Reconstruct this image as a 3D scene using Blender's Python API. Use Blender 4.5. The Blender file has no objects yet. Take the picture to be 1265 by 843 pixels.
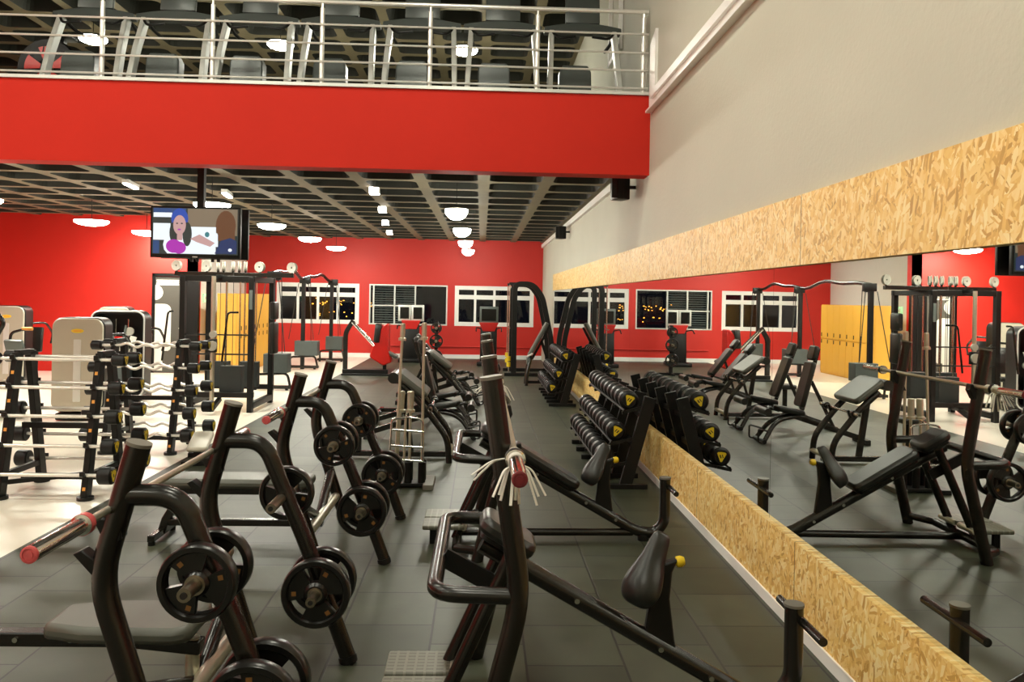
import bpy, bmesh, math, random
from mathutils import Vector, Matrix
random.seed(7)
PI = math.pi
SC = bpy.context.scene
COL = SC.collection

# ------------------------------------------------------------------ materials
def lin(c):
    return c / 12.92 if c <= .04045 else ((c + .055) / 1.055) ** 2.4
def hx(s):
    s = s.lstrip('#')
    return tuple(lin(int(s[i:i + 2], 16) / 255) for i in (0, 2, 4)) + (1,)

def newmat(name):
    m = bpy.data.materials.new(name); m.use_nodes = True
    return m, m.node_tree.nodes, m.node_tree.links, m.node_tree.nodes['Principled BSDF']

def mat(name, col, rough=.5, metal=0., var=.12, scale=9., bump=0., bscale=60., spec=.5, coat=0.):
    """plain surface with a little procedural variation"""
    m, N, L, b = newmat(name)
    c = hx(col) if isinstance(col, str) else tuple(col) + (1,)
    tc = N.new('ShaderNodeTexCoord')
    nz = N.new('ShaderNodeTexNoise'); nz.inputs['Scale'].default_value = scale; nz.inputs['Detail'].default_value = 4
    L.new(tc.outputs['Object'], nz.inputs['Vector'])
    mx = N.new('ShaderNodeMix'); mx.data_type = 'RGBA'
    mx.inputs['A'].default_value = tuple(x * (1 - var) for x in c[:3]) + (1,)
    mx.inputs['B'].default_value = tuple(min(1, x * (1 + var)) for x in c[:3]) + (1,)
    L.new(nz.outputs['Fac'], mx.inputs['Factor']); L.new(mx.outputs['Result'], b.inputs['Base Color'])
    b.inputs['Roughness'].default_value = rough; b.inputs['Metallic'].default_value = metal
    b.inputs['Specular IOR Level'].default_value = spec; b.inputs['Coat Weight'].default_value = coat
    if bump:
        n2 = N.new('ShaderNodeTexNoise'); n2.inputs['Scale'].default_value = bscale; n2.inputs['Detail'].default_value = 5
        L.new(tc.outputs['Object'], n2.inputs['Vector'])
        bp = N.new('ShaderNodeBump'); bp.inputs['Strength'].default_value = bump; bp.inputs['Distance'].default_value = .01
        L.new(n2.outputs['Fac'], bp.inputs['Height']); L.new(bp.outputs['Normal'], b.inputs['Normal'])
    return m

def emit(name, col, s, base=.8):
    m, N, L, b = newmat(name)
    b.inputs['Base Color'].default_value = (base, base, base, 1)
    b.inputs['Emission Color'].default_value = hx(col); b.inputs['Emission Strength'].default_value = s
    return m

def mat_rubber():
    m, N, L, b = newmat('rubber_tiles')
    tc = N.new('ShaderNodeTexCoord'); sp = N.new('ShaderNodeSeparateXYZ'); cb = N.new('ShaderNodeCombineXYZ')
    L.new(tc.outputs['Object'], sp.inputs[0])
    ax = N.new('ShaderNodeMath'); ax.operation = 'ADD'; ax.inputs[1].default_value = 20.24
    ay = N.new('ShaderNodeMath'); ay.operation = 'ADD'; ay.inputs[1].default_value = 20.43
    L.new(sp.outputs['X'], ax.inputs[0]); L.new(sp.outputs['Y'], ay.inputs[0])
    L.new(ay.outputs[0], cb.inputs['X']); L.new(ax.outputs[0], cb.inputs['Y'])
    br = N.new('ShaderNodeTexBrick'); br.offset = .5
    for k, v in (('Scale', 1), ('Mortar Size', .007), ('Mortar Smooth', .2), ('Bias', -.1), ('Brick Width', .5), ('Row Height', .5)):
        br.inputs[k].default_value = v
    br.inputs['Color1'].default_value = hx('313527'); br.inputs['Color2'].default_value = hx('414536'); br.inputs['Mortar'].default_value = hx('0f0f0b')
    L.new(cb.outputs[0], br.inputs['Vector'])
    nz = N.new('ShaderNodeTexNoise'); nz.inputs['Scale'].default_value = 3.2; nz.inputs['Detail'].default_value = 6
    L.new(tc.outputs['Object'], nz.inputs['Vector'])
    rp = N.new('ShaderNodeMapRange'); rp.inputs['From Min'].default_value = .3; rp.inputs['From Max'].default_value = .7
    rp.inputs['To Min'].default_value = .82; rp.inputs['To Max'].default_value = 1.18
    L.new(nz.outputs['Fac'], rp.inputs['Value'])
    mu = N.new('ShaderNodeMix'); mu.data_type = 'RGBA'; mu.blend_type = 'MULTIPLY'; mu.inputs['Factor'].default_value = 1
    L.new(br.outputs['Color'], mu.inputs['A']); L.new(rp.outputs[0], mu.inputs['B'])
    L.new(mu.outputs['Result'], b.inputs['Base Color'])
    b.inputs['Roughness'].default_value = .46
    n2 = N.new('ShaderNodeTexNoise'); n2.inputs['Scale'].default_value = 160; L.new(tc.outputs['Object'], n2.inputs['Vector'])
    ad = N.new('ShaderNodeMath'); ad.operation = 'MULTIPLY_ADD'; ad.inputs[1].default_value = .12
    inv = N.new('ShaderNodeMath'); inv.operation = 'SUBTRACT'; inv.inputs[0].default_value = 1
    L.new(br.outputs['Fac'], inv.inputs[1]); L.new(n2.outputs['Fac'], ad.inputs[0]); L.new(inv.outputs[0], ad.inputs[2])
    bp = N.new('ShaderNodeBump'); bp.inputs['Strength'].default_value = .35; bp.inputs['Distance'].default_value = .006
    L.new(ad.outputs[0], bp.inputs['Height']); L.new(bp.outputs['Normal'], b.inputs['Normal'])
    return m

def mat_osb():
    m, N, L, b = newmat('strand_board')
    tc = N.new('ShaderNodeTexCoord')
    nz = N.new('ShaderNodeTexNoise'); nz.inputs['Scale'].default_value = 5; nz.inputs['Detail'].default_value = 3
    L.new(tc.outputs['Object'], nz.inputs['Vector'])
    layers = []
    for ang, s in ((.5, (1, 16, 55)), (-.75, (1, 18, 64)), (1.35, (1, 18, 60))):
        mp = N.new('ShaderNodeMapping'); mp.inputs['Rotation'].default_value = (ang, 0, 0)
        ds = N.new('ShaderNodeVectorMath'); ds.operation = 'MULTIPLY_ADD'
        ds.inputs[1].default_value = (.06, .06, .06)
        L.new(nz.outputs['Color'], ds.inputs[0]); L.new(tc.outputs['Object'], ds.inputs[2])
        L.new(ds.outputs[0], mp.inputs['Vector'])
        sc = N.new('ShaderNodeVectorMath'); sc.operation = 'MULTIPLY'; sc.inputs[1].default_value = s
        L.new(mp.outputs[0], sc.inputs[0])
        v = N.new('ShaderNodeTexVoronoi'); v.inputs['Scale'].default_value = 1
        L.new(sc.outputs[0], v.inputs['Vector'])
        bw = N.new('ShaderNodeSeparateColor'); L.new(v.outputs['Color'], bw.inputs[0])
        layers.append(bw)
    n3 = N.new('ShaderNodeTexNoise'); n3.inputs['Scale'].default_value = 16; L.new(tc.outputs['Object'], n3.inputs['Vector'])
    st = N.new('ShaderNodeMath'); st.operation = 'GREATER_THAN'; st.inputs[1].default_value = .5; L.new(n3.outputs['Fac'], st.inputs[0])
    m1 = N.new('ShaderNodeMix'); L.new(st.outputs[0], m1.inputs['Factor'])
    L.new(layers[0].outputs[0], m1.inputs['A']); L.new(layers[1].outputs[0], m1.inputs['B'])
    gt = N.new('ShaderNodeMath'); gt.operation = 'GREATER_THAN'; gt.inputs[1].default_value = .62; L.new(layers[2].outputs[1], gt.inputs[0])
    m2 = N.new('ShaderNodeMix'); L.new(gt.outputs[0], m2.inputs['Factor'])
    L.new(m1.outputs[0], m2.inputs['A']); L.new(layers[2].outputs[0], m2.inputs['B'])
    rp = N.new('ShaderNodeValToRGB'); e = rp.color_ramp.elements
    e[0].position = 0; e[0].color = hx('c29347'); e[1].position = 1; e[1].color = hx('fbe5a8')
    for p, c in ((.18, 'e0b05c'), (.45, 'efc670'), (.75, 'f5d48a')):
        x = e.new(p); x.color = hx(c)
    L.new(m2.outputs[0], rp.inputs[0])
    # thin dark joint between boards every 2.07 m
    sp = N.new('ShaderNodeSeparateXYZ'); L.new(tc.outputs['Object'], sp.inputs[0])
    a = N.new('ShaderNodeMath'); a.operation = 'ADD'; a.inputs[1].default_value = 20.7 - 4.52; L.new(sp.outputs['Y'], a.inputs[0])
    mo = N.new('ShaderNodeMath'); mo.operation = 'MODULO'; mo.inputs[1].default_value = 2.07; L.new(a.outputs[0], mo.inputs[0])
    lt = N.new('ShaderNodeMath'); lt.operation = 'LESS_THAN'; lt.inputs[1].default_value = .008; L.new(mo.outputs[0], lt.inputs[0])
    jm = N.new('ShaderNodeMix'); jm.data_type = 'RGBA'; jm.inputs['B'].default_value = hx('6d4c1c')
    L.new(lt.outputs[0], jm.inputs['Factor']); L.new(rp.outputs[0], jm.inputs['A'])
    L.new(jm.outputs['Result'], b.inputs['Base Color']); b.inputs['Roughness'].default_value = .55
    bp = N.new('ShaderNodeBump'); bp.inputs['Strength'].default_value = .25; bp.inputs['Distance'].default_value = .004
    L.new(m2.outputs[0], bp.inputs['Height']); L.new(bp.outputs['Normal'], b.inputs['Normal'])
    return m

def mat_glass():
    m, N, L, b = newmat('window_glass')
    N.remove(b)
    t = N.new('ShaderNodeBsdfTransparent'); t.inputs[0].default_value = (.75, .78, .8, 1)
    g = N.new('ShaderNodeBsdfGlossy'); g.inputs['Roughness'].default_value = .02; g.inputs['Color'].default_value = (.6, .6, .6, 1)
    mx = N.new('ShaderNodeMixShader'); mx.inputs[0].default_value = .06
    L.new(t.outputs[0], mx.inputs[1]); L.new(g.outputs[0], mx.inputs[2]); L.new(mx.outputs[0], N['Material Output'].inputs['Surface'])
    return m

def mat_mirror():
    m, N, L, b = newmat('mirror_glass')
    b.inputs['Base Color'].default_value = (.86, .88, .84, 1); b.inputs['Metallic'].default_value = 1; b.inputs['Roughness'].default_value = .0
    return m

def mat_treads():
    m, N, L, b = newmat('ribbed_tread')
    tc = N.new('ShaderNodeTexCoord'); br = N.new('ShaderNodeTexBrick'); br.offset = 0
    for k, v in (('Scale', 1), ('Mortar Size', .007), ('Mortar Smooth', .3), ('Brick Width', .045), ('Row Height', .032)):
        br.inputs[k].default_value = v
    br.inputs['Color1'].default_value = hx('5b5a4d'); br.inputs['Color2'].default_value = hx('5b5a4d'); br.inputs['Mortar'].default_value = hx('727062')
    L.new(tc.outputs['Object'], br.inputs['Vector']); L.new(br.outputs['Color'], b.inputs['Base Color'])
    b.inputs['Roughness'].default_value = .45
    bp = N.new('ShaderNodeBump'); bp.inputs['Strength'].default_value = .6; bp.inputs['Distance'].default_value = .004
    L.new(br.outputs['Fac'], bp.inputs['Height']); L.new(bp.outputs['Normal'], b.inputs['Normal'])
    return m

M = dict(
    red=mat('red_paint', 'c9251a', .55, 0, .05, 2., .08, 90),
    fascia=mat('red_fascia_paint', 'c42c20', .7, 0, .05, 1.5, .08, 60, .15),
    grey=mat('grey_plaster', 'c2c1b2', .75, 0, .07, 1.1, .25, 35),
    white=mat('white_plaster', 'e4e2da', .6, 0, .03),
    trim=mat('white_trim', 'f3f2ee', .4, 0, .02),
    rubber=mat_rubber(),
    whitefloor=mat('white_epoxy_floor', 'e9e1d2', .28, 0, .04, 2.5),
    osb=mat_osb(), mirror=mat_mirror(), glass=mat_glass(),
    rib=mat('concrete_rib', '71674f', .8, 0, .12, 6.),
    coffer=mat('dark_coffer', '25261f', .8, 0, .2, 3.),
    black=mat('black_gloss_metal', '15120d', .27, 0, .15, 20.),
    satin=mat('black_satin_metal', '0d0c0a', .42, 0, .2, 20., 0, 60, .3),
    cap=mat('grey_end_cap', '6d6a60', .5, 0, .1),
    vinyl=mat('black_vinyl', '1b1b18', .33, 0, .15, 14., .06, 200),
    vinylgrey=mat('grey_vinyl', '51524a', .4, 0, .1, 14., .06, 200),
    rubberblk=mat('black_rubber', '0d0d0c', .42, 0, .2, 30., 0, 60, .35),
    plate=mat('black_rubber_plate', '11100e', .3, 0, .2, 30.),
    chrome=mat('chrome_steel', 'd6d4cf', .16, 1, .03),
    railsteel=mat('stainless_rail', 'e9e7e2', .3, .55, .04, 40.), steel=mat('brushed_steel', 'c9c5b2', .34, .8, .08, 40.),
    knurl=mat('knurled_steel', '9a9180', .35, 1, .2, 120.),
    wine=mat('wine_end_cap', '7a2a30', .35, .2, .25, 60.), pinkcap=mat('rose_end_cap', 'd0585a', .35, .1, .25, 60.),
    yellow=mat('yellow_badge', 'e2c11c', .5, 0, .06),
    dark=mat('dark_mark', '14130f', .6, 0, .05),
    orange=mat('faded_orange_mark', '7d5526', .5, 0, .2), sticker=mat('orange_sticker', 'e39a3c', .5, 0, .05), barwhite=mat('polished_bar', 'e6e2da', .22, .55, .03),
    tread=mat_treads(),
    silver=mat('silver_shroud', 'b0aa99', .38, .1, .04, 3.),
    stackdark=mat('dark_weight_stack', '2c3232', .5, .1, .1), stack=mat('grey_weight_stack', '4b5353', .5, .1, .1),
    locker=mat('ochre_locker', 'd09a35', .5, 0, .05, 2.),
    pulley=mat('grey_pulley', 'aaa79b', .45, .1, .08),
    cable=mat('cable_black', '23211d', .5, 0, .05),
    redpl=mat('red_plastic', 'c5170f', .3, 0, .06),
    white_pl=mat('white_plastic', 'dcd9cf', .4, 0, .03),
    lightgrey=mat('light_grey_metal', 'd0d2cd', .35, .3, .05),
    darkp=mat('dark_grey_panel', '454b49', .35, .1, .06), greyp=mat('grey_panel', '5c6461', .4, .1, .06),
    screen=mat('dark_screen', '10110f', .15, 0, .05),
    door=mat('dark_grey_door', '4a4740', .5, 0, .05),
    green=emit('exit_green', '25b060', 1.2),
    lamp=emit('lamp_white', 'fdfbea', 165), hall=emit('hall_lamp_white', 'fdfae6', 90), panel=emit('panel_lamp', 'fff6ea', 30),
    tv_blue=emit('tv_blue', '2a5a9a', 0.6, .02), tv_white=emit('tv_white', 'e9f1f6', 1.1, .02), tv_pink=emit('tv_pink', 'c030c0', 0.8, .02), tv_skin=emit('tv_skin', 'e2b4b0', 0.75, .02),
    tv_brown=emit('tv_brown', '8a5836', 0.5, .02), tv_teal=emit('tv_teal', '4aa0a8', 0.6, .02), tv_sand=emit('tv_sand', 'b09c80', 0.5, .02), tv_navy=emit('tv_navy', '123a78', 0.6, .02), tv_hair=emit('tv_hair', '1c4fb4', .9, .02), tv_dark=emit('tv_dark', '40504c', 0.4, .02),
    citylight=emit('city_light', 'ffa030', 9), night=mat('night_ground', '0a0a0c', .9),
)

# ------------------------------------------------------------------ mesh helpers
class MB:
    def __init__(s): s.b = bmesh.new()
    def box(s, c, d, rot=None, bev=0., seg=2):
        r = bmesh.ops.create_cube(s.b, size=1)['verts']
        bmesh.ops.scale(s.b, vec=d, verts=r)
        if bev:
            es = list({e for v in r for e in v.link_edges})
            g = bmesh.ops.bevel(s.b, geom=es, offset=bev, segments=seg, profile=.5, affect='EDGES')
            r = list({v for f in g['faces'] for v in f.verts} | {v for v in r if v.is_valid})
        if rot is not None: bmesh.ops.rotate(s.b, cent=(0, 0, 0), matrix=rot, verts=r)
        bmesh.ops.translate(s.b, vec=c, verts=r)
        return s
    def sweep(s, pts, sec, closed=False, cap=True, up=None):
        pts = [Vector(p) for p in pts]; n = len(pts); rings = []
        t0 = (pts[1] - pts[0]).normalized()
        ref = Vector(up) if up else (Vector((0, 0, 1)) if abs(t0.z) < .9 else Vector((0, 1, 0)))
        u = (ref - t0 * ref.dot(t0)).normalized()
        for i, p in enumerate(pts):
            if closed: t = (pts[(i + 1) % n] - pts[i - 1]).normalized()
            elif i == 0: t = t0
            elif i == n - 1: t = (pts[-1] - pts[-2]).normalized()
            else:
                t = ((pts[i + 1] - p).normalized() + (p - pts[i - 1]).normalized())
                t = t.normalized() if t.length > 1e-6 else (p - pts[i - 1]).normalized()
            u = (u - t * u.dot(t)).normalized(); w = t.cross(u)
            rings.append([s.b.verts.new(p + u * a + w * b_) for a, b_ in sec])
        k = len(sec)
        for i in range(n if closed else n - 1):
            A, B = rings[i], rings[(i + 1) % n]
            for j in range(k):
                try: s.b.faces.new((A[j], A[(j + 1) % k], B[(j + 1) % k], B[j]))
                except ValueError: pass
        if cap and not closed:
            s.b.faces.new(rings[0][::-1]); s.b.faces.new(rings[-1])
        return s
    def tube(s, pts, r, seg=12, closed=False):
        return s.sweep(pts, [(r * math.cos(2 * PI * k / seg), r * math.sin(2 * PI * k / seg)) for k in range(seg)], closed)
    def bar(s, pts, w, h, up=None):      # rectangular section, h along 'up'
        return s.sweep(pts, [(h / 2, w / 2), (h / 2, -w / 2), (-h / 2, -w / 2), (-h / 2, w / 2)], up=up)
    def cyl(s, p, q, r, seg=20, r2=None):
        if r2 is None: return s.tube([p, q], r, seg)
        p, q = Vector(p), Vector(q); return s.lathe([(0, 0), (r, 0), (r2, (q - p).length), (0, (q - p).length)], p, q - p, seg)
    def lathe(s, prof, c, axis, seg=28):
        a = Vector(axis).normalized()
        ref = Vector((0, 0, 1)) if abs(a.z) < .9 else Vector((1, 0, 0))
        u = (ref - a * ref.dot(a)).normalized(); w = a.cross(u); c = Vector(c); rings = []
        for r, h in prof:
            if r < 1e-6: rings.append([s.b.verts.new(c + a * h)])
            else: rings.append([s.b.verts.new(c + a * h + (u * math.cos(2 * PI * k / seg) + w * math.sin(2 * PI * k / seg)) * r) for k in range(seg)])
        for A, B in zip(rings, rings[1:]):
            for k in range(seg):
                k2 = (k + 1) % seg
                if len(A) == 1 and len(B) == 1: continue
                if len(A) == 1: f = (A[0], B[k2], B[k])
                elif len(B) == 1: f = (A[k], A[k2], B[0])
                else: f = (A[k], A[k2], B[k2], B[k])
                try: s.b.faces.new(f)
                except ValueError: pass
        return s
    def prism(s, poly, o, eu, ev, en, t):   # polygon in plane (o,eu,ev), extruded t along en
        o, eu, ev, en = Vector(o), Vector(eu), Vector(ev), Vector(en)
        A = [s.b.verts.new(o + eu * a + ev * b_) for a, b_ in poly]
        B = [s.b.verts.new(o + eu * a + ev * b_ + en * t) for a, b_ in poly]
        k = len(poly); s.b.faces.new(A[::-1]); s.b.faces.new(B)
        for j in range(k): s.b.faces.new((A[j], A[(j + 1) % k], B[(j + 1) % k], B[j]))
        return s
    def quad(s, *ps):
        s.b.faces.new([s.b.verts.new(p) for p in ps]); return s
    def build(s, name, m, parent=None, smooth=True, bev=0., loc=None):
        bmesh.ops.recalc_face_normals(s.b, faces=s.b.faces)
        me = bpy.data.meshes.new(name); s.b.to_mesh(me); s.b.free()
        me.materials.append(M[m] if isinstance(m, str) else m)
        if smooth:
            for p in me.polygons: p.use_smooth = True
            me.set_sharp_from_angle(angle=math.radians(38))
        o = bpy.data.objects.new(name, me); COL.objects.link(o)
        if parent: o.parent = parent
        if loc: o.location = loc
        if bev:
            bv = o.modifiers.new('bevel', 'BEVEL'); bv.width = bev; bv.segments = 2; bv.limit_method = 'ANGLE'; bv.angle_limit = .7
        return o

def fil(pts, r, n=5):
    """round the inner corners of a polyline"""
    P = [Vector(p) for p in pts]; out = [P[0]]
    for i in range(1, len(P) - 1):
        a, b, c = P[i - 1], P[i], P[i + 1]
        d1, d2 = (a - b), (c - b); rr = min(r, d1.length * .48, d2.length * .48)
        p, q = b + d1.normalized() * rr, b + d2.normalized() * rr
        for k in range(n + 1):
            t = k / n; out.append(p * (1 - t) ** 2 + b * 2 * t * (1 - t) + q * t * t)
    out.append(P[-1]); return out

def rrect(w, h, r, n=5):
    out = []
    for cx, cy, a0 in ((w / 2 - r, h / 2 - r, 0), (-w / 2 + r, h / 2 - r, 90), (-w / 2 + r, -h / 2 + r, 180), (w / 2 - r, -h / 2 + r, 270)):
        for k in range(n + 1):
            a = math.radians(a0 + 90 * k / n); out.append((cx + r * math.cos(a), cy + r * math.sin(a)))
    return out

def arc(r, a0, a1, n, cx=0, cy=0):
    return [(cx + r * math.cos(math.radians(a0 + (a1 - a0) * k / n)), cy + r * math.sin(math.radians(a0 + (a1 - a0) * k / n))) for k in range(n + 1)]

RY = lambda a: Matrix.Rotation(a, 3, 'Y')
RX = lambda a: Matrix.Rotation(a, 3, 'X')
RZ = lambda a: Matrix.Rotation(a, 3, 'Z')

def thing(name, label, cat, loc=(0, 0, 0), rz=0, group=None):
    o = bpy.data.objects.new(name, None); COL.objects.link(o); o.empty_display_size = .1
    o.location = loc; o.rotation_euler = (0, 0, rz); o['label'] = label; o['category'] = cat
    if group: o['group'] = group
    return o
def tag(o, label, cat, group=None):
    o['label'] = label; o['category'] = cat
    if group: o['group'] = group
    return o
def struct(o):
    o['kind'] = 'structure'; return o
def dup(root, loc, rz=None, label=None, group=None):
    r = root.copy(); COL.objects.link(r); r.location = loc
    if rz is not None: r.rotation_euler = (root.rotation_euler[0], root.rotation_euler[1], rz)
    if label: r['label'] = label
    if group: r['group'] = group
    for ch in list(root.children):
        c = ch.copy(); COL.objects.link(c); c.parent = r
        for g in list(ch.children):
            d = g.copy(); COL.objects.link(d); d.parent = c
    return r

def ordw(i): return ['first', 'second', 'third', 'fourth', 'fifth', 'sixth', 'seventh', 'eighth', 'ninth', 'tenth'][i]

# ------------------------------------------------------------------ constants (metres; the lens stands at the origin, 1.85 m up)
W = 1.84; BACK = 24.5; LEFT = -11.4; FRONT = -4.5; TOPC = 6.8
MX, OS = 1.832, 1.80            # mirror face, board face
FZ0, FZ1, FY = 3.25, 4.155, 8.96  # mezzanine fascia

# ================================================================== SETTING
def waffle(name, x0, x1, y0, y1, z, pitch, rib, depth, m1, m2):
    """ribbed slab seen from below: square coffers with rounded, tapered sides"""
    b = bmesh.new(); nx = int(math.ceil((x1 - x0) / pitch)); ny = int(math.ceil((y1 - y0) / pitch - .01))
    def ring(cx, cy, h, r, zz, n=3):
        return [b.verts.new((cx + a, cy + c, zz)) for a, c in rrect(2 * h, 2 * h, r, n)]
    corner = {}
    def cv(i, j):
        if (i, j) not in corner: corner[i, j] = b.verts.new((x0 + i * pitch, y0 + j * pitch, z))
        return corner[i, j]
    for i in range(nx):
        for j in range(ny):
            cx, cy = x0 + (i + .5) * pitch, y0 + (j + .5) * pitch
            h = pitch / 2 - rib / 2
            A = ring(cx, cy, h, .12, z); B = ring(cx, cy, h - .07, .1, z + depth)
            cs = [cv(i + 1, j + 1), cv(i, j + 1), cv(i, j), cv(i + 1, j)]
            n = len(A) // 4
            for q in range(4):
                seg = A[q * n:(q + 1) * n]
                for k in range(n - 1): b.faces.new((cs[q], seg[k + 1], seg[k]))
                nxt = A[((q + 1) % 4) * n]
                b.faces.new((cs[q], cs[(q + 1) % 4], nxt, seg[-1]))
            k = len(A)
            for t in range(k):
                f = b.faces.new((A[t], A[(t + 1) % k], B[(t + 1) % k], B[t])); f.material_index = 1
            f = b.faces.new(B); f.material_index = 1
    bmesh.ops.recalc_face_normals(b, faces=b.faces)
    me = bpy.data.meshes.new(name); b.to_mesh(me); b.free()
    me.materials.append(M[m1]); me.materials.append(M[m2])
    o = bpy.data.objects.new(name, me); COL.objects.link(o); return struct(o)

XB = -3.27   # border between white floor and rubber floor
struct(MB().box(((XB + W + .6) / 2, (FRONT + 25.6) / 2, -.05), (W + .6 - XB, 25.6 - FRONT, .1)).build('floor_rubber', 'rubber', smooth=False))
struct(MB().box(((XB + LEFT) / 2 - .3, (FRONT + 25.6) / 2, -.052), (XB - LEFT + .6, 25.6 - FRONT, .1)).build('floor_white', 'whitefloor', smooth=False))
struct(MB().box((W + .15, (FRONT + 25.5) / 2, 3.6), (.3, 25.5 - FRONT, 7.4)).build('wall_right', 'grey', smooth=False))
struct(MB().box((LEFT - .15, (FRONT + 25.5) / 2, 3.6), (.3, 25.5 - FRONT, 7.4)).build('wall_left', 'red', smooth=False))
struct(MB().box(((LEFT + W) / 2, FRONT - .15, 3.6), (W - LEFT + .6, .3, 7.4)).build('wall_front', 'grey', smooth=False))
# back wall with three window openings
WIN = [(-6.14, -3.68), (-3.38, -1.03), (-.81, 1.58)]; WZ0, WZ1 = .985, 2.2
b = MB(); xs = [-8.1] + [v for w_ in WIN for v in w_] + [W + .3]
for i in range(0, len(xs), 2): b.box(((xs[i] + xs[i + 1]) / 2, BACK + .12, 2), (xs[i + 1] - xs[i], .24, 4.2))
for x0, x1 in WIN:
    b.box(((x0 + x1) / 2, BACK + .12, WZ0 / 2 - .05), (x1 - x0, .24, WZ0 + .1)); b.box(((x0 + x1) / 2, BACK + .12, (WZ1 + 4.1) / 2), (x1 - x0, .24, 4.1 - WZ1))
struct(b.build('wall_back', 'red', smooth=False))
struct(MB().box(((LEFT + W) / 2, BACK + .12, 5.65), (W - LEFT + .6, .24, 3.1)).build('wall_back_upper', 'grey', smooth=False))
# red wall on the left, nearer, ends at a corner; white return wall runs back from it
YL, XL = 18.8, -6.5
struct(MB().box(((LEFT + XL) / 2, YL + .1, 1.95), (XL - LEFT, .2, 3.95)).build('wall_left_back', 'red', smooth=False))
struct(MB().prism([(XL, YL), (-7.05, BACK + .05), (-7.3, BACK + .05), (XL - .25, YL)], (0, 0, -.02), (1, 0, 0), (0, 1, 0), (0, 0, 1), 3.95).build('wall_return', 'white', smooth=False))
# mezzanine: fascia, slab, waffle below and above
struct(MB().box(((LEFT + W) / 2, FY + .14, (FZ0 + FZ1) / 2 - .01), (W - LEFT, .28, FZ1 - FZ0 - .02)).build('wall_fascia', 'fascia', smooth=False))
struct(MB().box(((LEFT + W) / 2, FY + .14, FZ1), (W - LEFT, .34, .035)).build('trim_fascia_cap', 'lightgrey', smooth=False))
struct(MB().box(((LEFT + W) / 2, (FY + .28 + BACK) / 2, 4.04), (W - LEFT, BACK - FY - .28, .16)).build('floor_mezzanine', 'grey', smooth=False))
waffle('ceiling_lower', -13 * .92, 1.84, FY + .2, BACK, 3.55, .92, .17, .34, 'rib', 'coffer')
waffle('ceiling_upper', -13 * .92, 1.84, FRONT, BACK, TOPC, .92, .17, .34, 'rib', 'coffer')
struct(MB().box(((LEFT + W) / 2, (FRONT + BACK) / 2, TOPC + .42), (W - LEFT + .6, BACK - FRONT + .6, .1)).build('ceiling_slab', 'grey', smooth=False))
# right wall: strand board bands, mirrors, white plinth, cable trunking, high white ledge
Y0, Y1 = FRONT, 20.5
struct(MB().box(((OS + W) / 2, (Y0 + Y1) / 2, .285), (W - OS, Y1 - Y0, .43)).build('trim_1', 'osb', smooth=False))
struct(MB().box(((OS + W) / 2, (Y0 + Y1) / 2, 2.27), (W - OS, Y1 - Y0, .40)).build('trim_2', 'osb', smooth=False))
struct(MB().box(((OS - .012 + W) / 2, (Y0 + Y1) / 2, .035), (W - OS + .012, Y1 - Y0, .07)).build('baseboard_right', 'trim', smooth=False))
seams = [Y1, 15.2, 9.92, 5.02, .2, FRONT]
mnames = ['farthest mirror panel on the right wall, beside the smith machine', 'second mirror panel from the far end, behind the farther dumbbell rack', 'middle mirror panel on the right wall, behind the nearer dumbbell rack',
          'nearest mirror panel in view, between the two strand board bands at right', 'mirror panel on the right wall beyond the right picture edge']
for i in range(5):
    a, c = seams[i + 1], seams[i]
    tag(MB().box((MX + .004, (a + c) / 2, 1.285), (.008, c - a - .004, 1.57)).build('mirror_panel', 'mirror', smooth=False), mnames[i], 'mirror', 'mirror panels along the right wall')
struct(MB().box((W - .03, (FY + .3 + BACK) / 2, 3.44), (.06, BACK - FY - .3, .1)).build('trim_3', 'trim', smooth=False))
b = MB().prism([(-3, 3.93), (8.9, 3.93), (8.9, 4.68), (8.62, 4.78), (8.62, 4.16), (-3, 4.16)], (W - .03, 0, 0), (0, 1, 0), (0, 0, 1), (1, 0, 0), .03).box((W - .045, 2.9, 4.05), (.03, 11.6, .016)).box((W - .05, 2.95, 3.94), (.04, 11.9, .025))
struct(b.build('trim_4', 'trim', smooth=False))
b = MB()
for dy in (0, .9): b.box((W - .03, 10.9 + dy, 5.8), (.05, .08, 1.1))
b.box((W - .03, 11.35, 5.28), (.05, .98, .07)).box((W - .03, 11.35, 6.32), (.05, .98, .07))
struct(b.build('window_4', 'trim', smooth=False))
struct(MB().box((-2.5, BACK - .012, .06), (9.0, .024, .12)).build('baseboard_back', 'trim', smooth=False))
struct(MB().cyl((-3.3, BACK - .03, .36), (1.7, BACK - .03, .36), .018, 8).build('trim_5', 'red'))

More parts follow.
